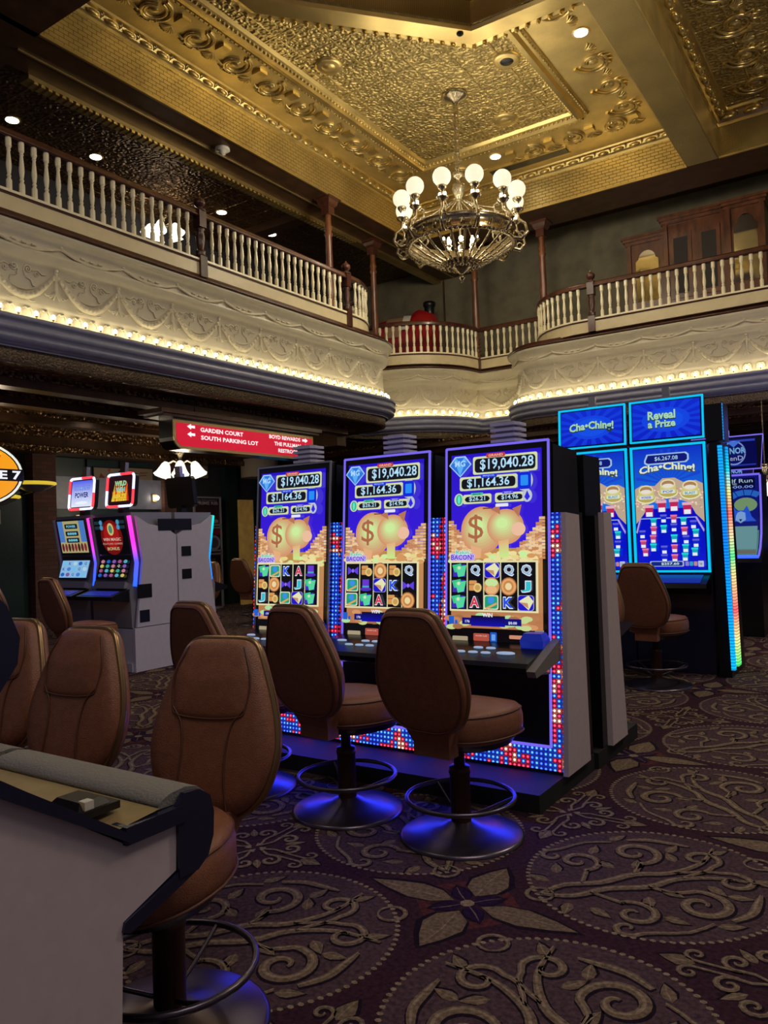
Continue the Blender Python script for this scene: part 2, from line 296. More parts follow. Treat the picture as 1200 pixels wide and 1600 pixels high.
def rrect(cx, cy, w, h, r, n=4):
    p = []
    for sx, sy, a in ((1, 1, 0), (-1, 1, 90), (-1, -1, 180), (1, -1, 270)):
        for k in range(n + 1):
            t = math.radians(a + 90 * k / n); p.append((cx + sx * (w / 2 - r) + r * math.cos(t), cy + sy * (h / 2 - r) + r * math.sin(t)))
    return p
def spiral(cx, cy, r, turns, a0=0., d=1, n=16, rmin=.15):
    N = max(6, int(n * turns)); out = []
    for k in range(N + 1):
        t = k / N; rr = r * (1 - t) + r * rmin * t; a = a0 + d * 2 * PI * turns * t; out.append((cx + rr * math.cos(a), cy + rr * math.sin(a)))
    return out

# text -> flat mesh, cached
_T = {}
def text_geo(s, bold=.02):
    k = (s, bold)
    if k not in _T:
        cu = bpy.data.curves.new('lettering', 'FONT'); cu.body = s; cu.size = 1; cu.offset = bold; cu.resolution_u = 2; cu.align_x = 'CENTER'; cu.align_y = 'CENTER'
        ob = bpy.data.objects.new('lettering', cu); COL.objects.link(ob)
        dg = bpy.context.evaluated_depsgraph_get(); me = bpy.data.meshes.new_from_object(ob.evaluated_get(dg))
        vs = [tuple(v.co) for v in me.vertices]; fs = [tuple(p.vertices) for p in me.polygons]
        bpy.data.objects.remove(ob); bpy.data.curves.remove(cu); bpy.data.meshes.remove(me)
        xs = [v[0] for v in vs]; ys = [v[1] for v in vs]; x0, x1, y0, y1 = min(xs), max(xs), min(ys), max(ys)
        _T[k] = ([((v[0] - (x0 + x1) / 2) / (x1 - x0), (v[1] - (y0 + y1) / 2) / (y1 - y0)) for v in vs], fs)
    return _T[k]
def lin(c): return tuple((x / 12.92 if x <= .04045 else ((x + .055) / 1.055) ** 2.4) for x in c)
def hexc(h): return lin(tuple(int(h[i:i + 2], 16) / 255 for i in (0, 2, 4)))
class Art:
    """flat printed or lit picture: layers of coloured shapes a hair apart; u right 0..1, v DOWN 0..1"""
    def __init__(s, w, h, place=None, step=.0004): s.w = w; s.h = h; s.mb = MB(); s.k = 0; s.step = step; s.place = place or (lambda x, z, d: (x, -d, z))
    def poly(s, pts, col, up=True):
        if up: s.k += 1
        v = [s.place((u - .5) * s.w, (1 - vv) * s.h, s.k * s.step) for u, vv in pts]
        a = sum(pts[i][0] * pts[(i + 1) % len(pts)][1] - pts[(i + 1) % len(pts)][0] * pts[i][1] for i in range(len(pts)))
        idx = list(range(len(pts)))
        if isinstance(col, str): c = hexc(col)
        else: c = [hexc(x) for x in col]
        if a > 0: idx = idx[::-1]; c = c if isinstance(c, tuple) else c[::-1]
        s.mb.add(v, [idx], 0, c)
    def rect(s, u0, v0, u1, v1, col, up=True): s.poly([(u0, v0), (u1, v0), (u1, v1), (u0, v1)], col, up)
    def grad(s, u0, v0, u1, v1, ct, cb): s.poly([(u0, v0), (u1, v0), (u1, v1), (u0, v1)], [ct, ct, cb, cb])
    def ell(s, u, v, a, b, col, n=18, up=True): s.poly(ell(u, v, a, b, n), col, up)
    def rr(s, u0, v0, u1, v1, r, col, up=True):
        asp = s.w / s.h; s.poly([(x, y * asp) for x, y in rrect((u0 + u1) / 2, (v0 + v1) / 2 / asp, u1 - u0, (v1 - v0) / asp, r)], col, up)
    def text(s, t, u, v, tw, th, col, bold=.02, arc=0., out=None, slant=0., rot=0.):
        if out: s.text(t, u, v, tw * 1.02 + .008, th * 1.12 + .004, out, bold + .035, arc, None, slant, rot)
        s.k += 1; vs, fs = text_geo(t, bold); V = []
        for x, y in vs:
            xx = x * tw; yy = y * th; xx += slant * yy
            uu = u + xx * math.cos(rot); vv = v - yy - arc * (1 - (2 * x) ** 2) - xx * math.sin(rot)
            V.append(s.place((uu - .5) * s.w, (1 - vv) * s.h, s.k * s.step))
        s.mb.add(V, fs, 0, hexc(col))
    def build(s, name, mat, parent=None, loc=None): return s.mb.build(name, mat, parent, loc)

# ------------------------------------------------------------------ plan of the galleries
def arc(cx, cy, r, a0, a1, n): return [(cx + r * math.cos(math.radians(a0 + (a1 - a0) * k / n)), cy + r * math.sin(math.radians(a0 + (a1 - a0) * k / n))) for k in range(n + 1)]
def dense(pts, step=.25):
    out = [pts[0]]
    for a, b in zip(pts, pts[1:]):
        L = math.dist(a, b); n = max(1, int(L / step))
        for k in range(1, n + 1): out.append((a[0] + (b[0] - a[0]) * k / n, a[1] + (b[1] - a[1]) * k / n))
    return out
FP = dense([(-8.0, -1.0), (-8.0, 12.0)]) + arc(-9.3, 12.05, 1.3, 0, 90, 12)[1:] + [(-9.9, 13.35), (-9.9, 14.3)] + arc(-9.9, 16.2, 1.9, 90 - 180, 0, 14)[1:-1] + dense([(-8.0, 16.17), (-6.92, 16.17)]) + [(-6.92, 15.7)] + arc(-5.9, 15.6, 1.03, 180, 270, 12)[1:] + dense([(-5.5, 14.57), (5.0, 14.57)])
# the arc of the back bulge runs from (-9.9,14.3) round to (-8.0,16.2)
class Path:
    def __init__(s, pts):
        s.p = [Vector((*q, 0)) for q in pts]; s.n = []; s.s = [0.]; N = len(pts)
        for i in range(N):
            a = (s.p[i] - s.p[i - 1]).normalized() if i else None; b = (s.p[i + 1] - s.p[i]).normalized() if i < N - 1 else None
            a = a or b; b = b or a; t = (a + b); t = t.normalized() if t.length > 1e-6 else a
            c = max(.5, t.dot(a)); s.n.append(Vector((t.y, -t.x, 0)) / c)
            if i: s.s.append(s.s[-1] + (s.p[i] - s.p[i - 1]).length)
        s.len = s.s[-1]
    def at(s, d, off=0., z=0.):
        d = min(max(d, 0), s.len); i = 0; lo, hi = 0, len(s.s) - 2
        while lo < hi:
            mid = (lo + hi + 1) // 2
            if s.s[mid] <= d: lo = mid
            else: hi = mid - 1
        i = lo; t = (d - s.s[i]) / max(1e-9, s.s[i + 1] - s.s[i])
        p = s.p[i].lerp(s.p[i + 1], t); n = s.n[i].lerp(s.n[i + 1], t)
        return Vector((p.x + n.x * off, p.y + n.y * off, z))
    def dir(s, d): a = s.at(d - .02); b = s.at(d + .02); v = b - a; return math.atan2(v.y, v.x)
    def near(s, x, y): return min(range(len(s.p)), key=lambda i: (s.p[i].x - x) ** 2 + (s.p[i].y - y) ** 2)
def sweep(mb, path, prof, mi=0, i0=0, i1=None, smooth=True, closed=False):
    i1 = len(path.p) if i1 is None else i1; L = []
    for i in range(i0, i1): p, n = path.p[i], path.n[i]; L.append([(p.x + n.x * o, p.y + n.y * o, z) for o, z in prof])
    mb.loops(L, mi, (closed, closed), smooth, closed)
F = Path(FP)
ZD = 5.09                        # top edge of the plaster fascia

# ------------------------------------------------------------------ carpet floor
def catmull(pts, n=3):
    out = []
    for i in range(len(pts) - 1):
        p0 = pts[max(0, i - 1)]; p1 = pts[i]; p2 = pts[i + 1]; p3 = pts[min(len(pts) - 1, i + 2)]
        for k in range(n):
            t = k / n; out.append(tuple(.5 * ((2 * b) + (-a + c) * t + (2 * a - 5 * b + 4 * c - d) * t * t + (-a + 3 * b - 3 * c + d) * t ** 3) for a, b, c, d in zip(p0, p1, p2, p3)))
    out.append(pts[-1]); return out
def carpet():
    mb = MB()
    plum, lilac, tan, pale, deep, rust = (.040, .016, .026), (.075, .044, .054), (.165, .118, .080), (.25, .19, .135), (.013, .007, .014), (.085, .024, .024)
    viol = (.022, .008, .040)
    X0, X1, Y0, Y1 = -16.5, 7, -3, 23
    mb.add([(X0, Y0, 0), (X1, Y0, 0), (X1, Y1, 0), (X0, Y1, 0)], [(0, 1, 2, 3)], 0, plum)
    tile = MB()
    def flat(pts, z, c): tile.add([(x, y, z) for x, y in pts], [tuple(range(len(pts)))], 0, c)
    def ribbon(pts, wd, z, c, taper=True):
        n = len(pts); V = []
        for i, (x, y) in enumerate(pts):
            a = pts[max(0, i - 1)]; b = pts[min(n - 1, i + 1)]; dx, dy = b[0] - a[0], b[1] - a[1]; l = math.hypot(dx, dy) or 1
            t = i / (n - 1); k = wd * ((.35 + .65 * math.sin(PI * min(1, t * .9 + .12))) if taper else 1) / 2; V += [(x - dy / l * k, y + dx / l * k, z), (x + dy / l * k, y - dx / l * k, z)]
        tile.add(V, [(2 * i, 2 * i + 1, 2 * i + 3, 2 * i + 2) for i in range(n - 1)], 0, c)
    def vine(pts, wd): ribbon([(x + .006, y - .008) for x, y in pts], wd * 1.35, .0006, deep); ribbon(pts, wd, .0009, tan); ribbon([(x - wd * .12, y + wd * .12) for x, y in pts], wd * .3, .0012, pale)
    def leaf(x, y, a, l, wd, c=tan):
        def T(px, py): return (x + px * math.cos(a) - py * math.sin(a), y + px * math.sin(a) + py * math.cos(a))
        o = [(0, 0), (l * .2, wd * .4), (l * .45, wd * .5), (l * .75, wd * .28), (l, 0), (l * .75, -wd * .28), (l * .45, -wd * .5), (l * .2, -wd * .4)]
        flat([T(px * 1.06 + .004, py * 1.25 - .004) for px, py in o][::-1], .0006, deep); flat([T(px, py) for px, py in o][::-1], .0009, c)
        ribbon([T(l * .08, 0), T(l * .5, wd * .05), T(l * .9, 0)], .006, .0013, pale if c == tan else tan)
    R = .515; P2 = 1.15
    for q in range(2):                                    # each roundel is shared by two flowers
        cx, cy = ((.575, .575), (-.575, .575), (-.575, -.575), (.575, -.575))[q]
        flat(ell(cx, cy, R, R, 48), .0003, lilac)
        nb = 96
        for k in range(nb):
            a = 2 * PI * k / nb; flat(ell(cx + R * math.cos(a), cy + R * math.sin(a), .0125, .010, 6, a)[::1], .0012, pale)
        A = math.atan2(cy, cx)
        def L(x, y): return (cx + x * math.cos(A) - y * math.sin(A), cy + x * math.sin(A) + y * math.cos(A))
        def V(pts, wd): vine([L(*p) for p in (catmull(pts, 2 if len(pts) > 10 else 4))], wd * 1.2)
        for s in (1, -1):
            V([(-.50, 0), (-.38, s * .05), (-.22, s * .03), (-.05, s * .06), (.1, s * .03), (.28, s * .08), (.42, s * .2)], .034)
            V([(-.30, s * .04), (-.22, s * .16)] + spiral(-.22, s * .25, .10, 1.2, -s * PI / 2, s, 14), .028)
            V([(-.05, s * .06), (.02, s * .14)] + spiral(.06, s * .26, .12, 1.3, -s * PI / 2 - .4, s, 14), .034)
            V([(.12, s * .03), (.24, s * .0)] + spiral(.30, -s * .0 + s * .12, .09, 1.2, -s * PI / 2, s, 12), .026)
            V([(.02, s * .40), (-.10, s * .43), (-.22, s * .40)] + spiral(-.30, s * .34, .06, 1., s * PI / 3, s, 12), .022)
            V([(.1, s * .4), (.2, s * .37), (.28, s * .30), (.33, s * .25)], .03)
            for lx, ly, la in ((-.42, .10, 2.2), (-.36, .16, 1.2), (-.10, .14, 2.0), (-.02, .10, 1.0), (.18, .12, 1.4), (.36, .15, .1), (.20, .22, .6), (-.13, .30, .9), (.02, .42, .3)):
                x, y = L(lx, s * ly); leaf(x, y, A + s * la, .105, .05)
    for k in range(4):                                    # the four-petal star
        a = k * PI / 2
        if k % 2 == 0: leaf(.06 * math.cos(a), .06 * math.sin(a), a, .40, .13)
        else:
            leaf(.07 * math.cos(a), .07 * math.sin(a), a, .30, .17, tan)
        b = a + PI / 4; leaf(.02 * math.cos(b), .02 * math.sin(b), b, .14, .075, viol)
        ribbon([(.19 * math.cos(a + .25), .19 * math.sin(a + .25)), (.17 * math.cos(b), .17 * math.sin(b)), (.19 * math.cos(a + PI / 2 - .25), .19 * math.sin(a + PI / 2 - .25))], .05, .0004, rust, False)
        vine([(x, y) for x, y in spiral(.31 * math.cos(b), .31 * math.sin(b), .055, 1., b, 1, 16, 1.)], .02)
    flat(ell(0, 0, .03, .03, 8), .0016, pale)
    quad = MB(); main = tile; tile = quad                 # the small scroll square between the stars
    for k in range(4):
        a = k * PI / 2
        def L(x, y): return (x * math.cos(a) - y * math.sin(a), x * math.sin(a) + y * math.cos(a))
        for s in (1, -1):
            vine([L(*p) for p in [(.03, 0), (.10, s * .03)] + spiral(.16, s * .075, .05, 1.2, -s * PI / 2, s, 12)], .022)
            vine([L(*p) for p in [(.14, s * .02), (.24, s * .02)] + spiral(.29, s * .06, .04, 1.1, -s * PI / 2, s, 10)], .018)
        x, y = L(.28, 0); leaf(x, y, a, .12, .07)
        x, y = L(.1, .1); leaf(x, y, a + PI / 4, .10, .04)
        flat([L(.012, .012), L(.045, .03), L(.05, .0), L(.03, -.0)], .0014, pale)
    tile = main
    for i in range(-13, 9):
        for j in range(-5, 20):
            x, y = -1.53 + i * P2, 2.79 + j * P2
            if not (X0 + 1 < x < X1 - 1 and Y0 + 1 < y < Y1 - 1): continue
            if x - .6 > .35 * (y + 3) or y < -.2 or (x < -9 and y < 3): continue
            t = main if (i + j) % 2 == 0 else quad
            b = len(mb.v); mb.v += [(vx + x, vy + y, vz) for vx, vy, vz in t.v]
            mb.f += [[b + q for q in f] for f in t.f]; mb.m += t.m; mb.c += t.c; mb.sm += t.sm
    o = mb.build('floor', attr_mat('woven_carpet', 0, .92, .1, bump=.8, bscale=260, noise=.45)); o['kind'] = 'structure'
carpet()

# ------------------------------------------------------------------ gallery fascia with plaster relief
def fascia():
    mb = MB(); OB = .10
    prof = [(.0, ZD), (.015, 5.06), (-.03, 5.03), (-.07, 4.95), (-.10, 4.87), (-.075, 4.85), (-.075, 4.82), (-.10, 4.80), (-.10, 4.78), (-.16, 4.75), (-.19, 4.70), (-.19, 4.45), (-.18, 4.28), (-.175, 4.24), (-.19, 4.23), (-.175, 4.12), (-.14, 4.055), (-.02, 4.035)]
    sweep(mb, F, prof, 0)
    low = [(-.02, 4.035), (.03, 4.03), (.05, 4.0), (.03, 3.97), (-.01, 3.955), (.02, 3.93), (.045, 3.89), (.02, 3.85), (-.03, 3.835), (.0, 3.81), (.01, 3.78), (-.05, 3.74), (-.12, 3.73), (-.12, 3.70)]
    sweep(mb, F, low, 1); sweep(mb, F, [(-.17, 3.72), (-.17, 3.56), (-.25, 3.55)], 2)
    # relief: tubes laid on the panel, half sunk
    per = .875; s0 = (5.034 + 1.0) - 7 * per
    while s0 < 0: s0 += per
    def T(pts, r, off=-.185, seg=5):
        mb.tube([F.at(a, off, z) for a, z in pts], [q * 1.6 for q in r] if hasattr(r, '__len__') else r * 1.6, seg, 0)
    k = 0; s = s0
    while s < F.len - .5:
        if s > 4.2 and not (13.8 < s < 15.6) :
            T([(s - per / 2 + per * t, 4.66 - .33 * math.sin(PI * t)) for t in [0.02 + .96 * q / 12 for q in range(13)]], [.014 + .018 * math.sin(PI * q / 12) for q in range(13)])
            for q in range(15): t = .06 + .88 * q / 14; mb.ball(F.at(s - per / 2 + per * t, -.16, 4.66 - .325 * math.sin(PI * t)), .020 + .012 * math.sin(PI * t), 0, 6, 4)
            T([(s - per / 2 + per * t, 4.66 - .26 * math.sin(PI * t)) for t in [0.05 + .9 * q / 9 for q in range(10)]], .008)
            T([(s - per / 2 + per * t, 4.94 - .085 * math.sin(PI * t)) for t in [q / 8 for q in range(9)]], .011, -.075)
            for q in range(3): T([(s - per / 2 + per * (t0), 4.945 - .05 * math.sin(PI * t0)) for t0 in (.3 + q * .14, .36 + q * .14)], .01, -.07)
            c = s - per / 2                              # the post where two swags meet
            T([(c, 4.70), (c, 4.42)], .014); T([(c - .045, 4.60), (c + .045, 4.60)], .009)
            mb.ball(F.at(c, -.175, 4.71), .026, 0, 8, 5); mb.ball(F.at(c, -.065, 4.955), .022, 0, 8, 5)
            for q in (-3, -2, -1, 1, 2, 3):
                T([(c, 4.47), (c + q * .022, 4.41), (c + q * .042, 4.34 + abs(q) * .018), (c + q * .05, 4.35 + abs(q) * .022)], .0085)
            for sg in (1, -1):                           # scrolls above each swag
                T([(s + sg * .05, 4.56), (s + sg * .03, 4.62)] + spiral(s + sg * .085, 4.645, .047, 1.6, PI, sg * -1, 14), .0062)
                T([(s + sg * .14, 4.64), (s + sg * .20, 4.66), (s + sg * .26, 4.62), (s + sg * .31, 4.63)], .006); T(spiral(s + sg * .19, 4.60, .035, 1.2, 0, sg, 12), .005); T([(s + sg * .06, 4.55), (s + sg * .12, 4.53), (s + sg * .14, 4.47), (s + sg * .22, 4.45)], .006)
                T([(s + sg * .02, 4.27), (s + sg * .07, 4.30), (s + sg * .12, 4.28), (s + sg * .17, 4.30)], .007)
        s += per
    # small shells behind each bulb
    d = 4.6
    while d < F.len - 2:
        if not (13.8 < d < 15.6):
            T([(d - .07, 4.11), (d - .065, 4.17), (d - .03, 4.205), (d, 4.185), (d + .03, 4.205), (d + .065, 4.17), (d + .07, 4.11)], .009, -.172, 4)
        d += .2135
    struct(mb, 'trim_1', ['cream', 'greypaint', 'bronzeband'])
fascia()

def marquee(name, label, s0, s1):
    e = empty(name, F.at((s0 + s1) / 2, -.08, 4.05), 0, label, 'string of lights'); ox = e.location.copy(); me = None; d = s0
    while d < s1:
        p = F.at(d, -.095, 4.125)
        if me is None:
            b = MB(); b.ball((0, 0, 0), .024, 0, 8, 5, 1.15); b.lathe([(.012, -.06), (.014, -.025), (.010, -.022)], 6, (0, 0, 0), 1); o = b.build('light_bulb', ['bulb', 'antique'], e); me = o.data
        else:
            o = bpy.data.objects.new('light_bulb', me); COL.objects.link(o); o.parent = e
        o.location = p - ox; d += .2135
_a = F.s[F.near(-9.9, 13.35)]; _b = F.s[F.near(-9.9, 14.3)]; _c = F.s[F.near(-6.92, 15.7)]
marquee('marquee_lights', 'row of small warm bulbs along the foot of the left gallery fascia', 5.3, _a)
marquee('marquee_lights', 'row of small warm bulbs along the curved back gallery fascia between the two galleries', _b + .1, _c - .3)
marquee('marquee_lights', 'row of small warm bulbs along the foot of the right gallery fascia', _c - .1, _c + 8)

# deck slabs, soffits
_i0, _i1, _i2 = F.near(-9.9, 13.35), F.near(-9.9, 14.3), F.near(-6.92, 16.17)
def slab(mb, z, off, mi):
    def seg(a, b): return [(F.p[i] + F.n[i] * off)[:2] for i in range(a, b)]
    for poly in (seg(0, _i0) + [(-13, 13.30), (-13, -1)], [(-13, 13.30), (-10.1, 13.30), (-10.1, 14.35)] + seg(_i1 + 1, _i2) + [(-6.95, 16.3), (-6.95, 22), (-13, 22)], [(-6.95, 16.3)] + seg(_i2 + 2, len(F.p)) + [(5, 22), (-6.95, 22)]):
        bm = bmesh.new(); vs = [bm.verts.new((x, y, z)) for x, y in poly]; bm.faces.new(vs); bmesh.ops.triangulate(bm, faces=bm.faces[:]); bm.verts.index_update()
        mb.add([tuple(v.co) for v in bm.verts], [[v.index for v in f.verts] for f in bm.faces], mi); bm.free()
mb = MB()
slab(mb, ZD + .005, -.05, 0); slab(mb, 3.56, -.24, 1)
sweep(mb, F, [(-.03, ZD + .006), (.022, ZD + .006), (.025, ZD + .03), (.0, ZD + .045), (-.06, ZD + .05), (-.075, ZD + .12), (-.13, ZD + .13)], 2)
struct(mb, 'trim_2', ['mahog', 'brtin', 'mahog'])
# lower soffit beams and mouldings
mb = MB()
for x in (-8.9, -10.0, -11.3): mb.box(x - .12, x + .12, -1, 12.0, 3.40, 3.56, 0); mb.box(x + .12, x + .17, -1, 12.0, 3.50, 3.56, 1); mb.box(x - .17, x - .12, -1, 12.0, 3.50, 3.56, 1)
mb.box(-13, -12.3, -1, 18, 3.12, 3.56, 0); mb.box(-12.3, -12.15, -1, 18, 3.35, 3.56, 1); mb.box(-12.32, -12.26, -1, 18, 3.1, 3.2, 1)
for y in (15.4, 16.8, 18.2, 19.6): mb.box(-12, 4.5, y - .12, y + .12, 3.40, 3.56, 0); mb.box(-12, 4.5, y - .17, y - .12, 3.5, 3.56, 1)
mb.box(-12.2, -9.5, 12.6, 12.9, 3.3, 3.56, 0)
struct(mb, 'trim_3', ['brown', 'brtin'])

# ------------------------------------------------------------------ balustrades
BALP = [(.017, 0, 1), (.033, 0, 1), (.033, .115, 1), (.03, .125, 0), (.017, .145, 0), (.024, .16, 0), (.024, .175, 0), (.016, .185, 0), (.022, .20, 0), (.03, .27, 0), (.029, .31, 0), (.018, .44, 0), (.02, .45, 0), (.026, .462, 0), (.018, .472, 0), (.033, .50, 1), (.033, .60, 1)]
def baluster_mesh(H=.60):
    mb = MB(); rings = []; n = 8
    for r, z, sq in BALP:
        ring = []
        for k in range(n):
            a = PI / 4 * k + PI / 8; c, s_ = math.cos(a), math.sin(a)
            if sq: m_ = max(abs(c), abs(s_)); c, s_ = c / m_ * .9, s_ / m_ * .9
            ring.append((r * c, r * s_, z * H / .6))
        rings.append(ring)
    mb.loops(rings, 0, (True, True), False); return mb
BAL = None
def balustrade(name, label, pts, newels, skip, s0=0.05, spacing=.153):
    global BAL
    P = Path(pts); e = empty(name, (pts[0][0], pts[0][1], ZD + .1), 0, label, 'railing'); o0 = e.location.copy()
    def fix(mb): mb.xform(lambda p: (p[0] - o0.x, p[1] - o0.y, p[2] - o0.z))
    mb = MB(); sweep(mb, P, [(-.045, 6.05), (.045, 6.05), (.05, 6.075), (.035, 6.09), (.04, 6.115), (.02, 6.145), (-.02, 6.145), (-.04, 6.115), (-.035, 6.09), (-.05, 6.075)], 0, closed=True); fix(mb); mb.build('handrail', 'mahog', e)
    mb = MB(); sweep(mb, P, [(-.03, 5.19), (.03, 5.19), (.03, 5.39), (-.03, 5.39)], 0, closed=True, smooth=False); fix(mb); mb.build('base_board', 'creampaint', e)
    mb = MB(); sweep(mb, P, [(-.04, 5.39), (.04, 5.39), (.045, 5.405), (.03, 5.42), (-.03, 5.42)], 0, closed=True, smooth=False); fix(mb); mb.build('bottom_rail', 'mahog', e)
    mb = MB(); sweep(mb, P, [(-.04, 5.42), (.042, 5.42), (.042, 5.45), (-.04, 5.45)], 0, closed=True, smooth=False); fix(mb); mb.build('shoe_rail', 'baluster', e)
    d = s0; cnt = 0
    while d < P.len - .03 and cnt < 98:
        p = P.at(d, 0, 5.45)
        if all((p.x - x) ** 2 + (p.y - y) ** 2 > .11 ** 2 for x, y in newels + skip):
            if BAL is None: o = baluster_mesh().build('baluster', 'baluster', e); BAL = o.data
            else: o = bpy.data.objects.new('baluster', BAL); COL.objects.link(o); o.parent = e
            o.location = p - o0; o.rotation_euler = (0, 0, P.dir(d)); cnt += 1
        d += spacing
    for x, y in newels:
        mb = MB(); h = .065
        mb.box(-h, h, -h, h, 0, .30); mb.lathe([(.06, .30), (.075, .32), (.06, .345), (.075, .365), (.055, .385), (.045, .41), (.06, .50), (.066, .58), (.05, .66), (.07, .69), (.05, .71)], 16)
        mb.box(-h, h, -h, h, .71, .95); mb.lathe([(.085, .95), (.09, .965), (.05, .985), (.035, 1.0), (.045, 1.01), (.078, 1.04), (.085, 1.07), (.075, 1.11), (.04, 1.14), (.016, 1.155), (.018, 1.175), (.0, 1.19)], 16)
        o = mb.build('newel_post', 'mahog', e); o.location = Vector((x, y, 5.19)) - o0
    return e
LR = dense([(-8.12, 3.4), (-8.12, 11.4)]) + arc(-9.4, 11.4, 1.28, 0, 80, 12)[1:]
balustrade('balustrade', 'long left gallery railing of ivory turned balusters with a dark wood handrail', LR, [(-8.12, 4.25), (-8.12, 7.72), (-8.12, 11.2)], [], .105)
BR = arc(-9.9, 16.2, 1.86, -90, 0, 14)
balustrade('balustrade', 'bowed ivory railing at the back, left of the turned wooden corner column', BR, [], [(-8.04, 16.2)])
balustrade('balustrade', 'short straight ivory railing at the back, between corner column and right gallery', dense([(-7.98, 16.22), (-6.37, 16.22)]), [], [(-8.04, 16.2)], .13)
RR = [(-6.30, 16.12)] + arc(-5.05, 15.85, 1.25, 180, 270, 12) + dense([(-4.9, 14.6), (4, 14.6)])[0:]
balustrade('balustrade', 'right gallery railing of ivory turned balusters curving back at its left end', RR, [(-4.81, 14.6), (-1.0, 14.6)], [], .07)

# columns up to the ceiling beam
def column(x, y, label, z0=5.1, z1=8.0):
    e = empty('turned_column', (x, y, z0), 0, label, 'column', 'turned wooden columns of the gallery'); H = z1 - z0
    mb = MB(); mb.box(-.10, .10, -.10, .10, 0, .34); mb.build('base', 'mahog', e)
    mb = MB(); p = [(.085, .34)]
    for k in range(5): z = .40 + .09 * k; p += [(.06, z), (.088, z + .03), (.06, z + .06)]
    p += [(.072, .95), (.08, 1.05), (.062, H - .75), (.09, H - .70), (.06, H - .64), (.085, H - .58), (.06, H - .5), (.062, H - .32)]
    mb.lathe(p, 18); mb.build('shaft', 'wood', e)
    mb = MB(); mb.box(-.09, .09, -.09, .09, H - .32, H - .16); mb.loops([[(sx * r, sy * r, z) for sx, sy in ((1, 1), (-1, 1), (-1, -1), (1, -1))] for r, z in ((.10, H - .16), (.13, H - .12), (.15, H - .05), (.19, H - .03), (.19, H))], 0, (True, True), False)
    mb.build('capital', 'mahog', e)
column(-9.05, 11.95, 'turned wooden column standing behind the far end of the long left railing')
column(-9.62, 14.3, 'turned wooden column at the left end of the bowed back railing')
column(-8.08, 16.22, 'turned wooden column at the corner where the two back railings meet')
column(-6.2, 15.7, 'turned wooden column behind the curved left end of the right gallery railing')

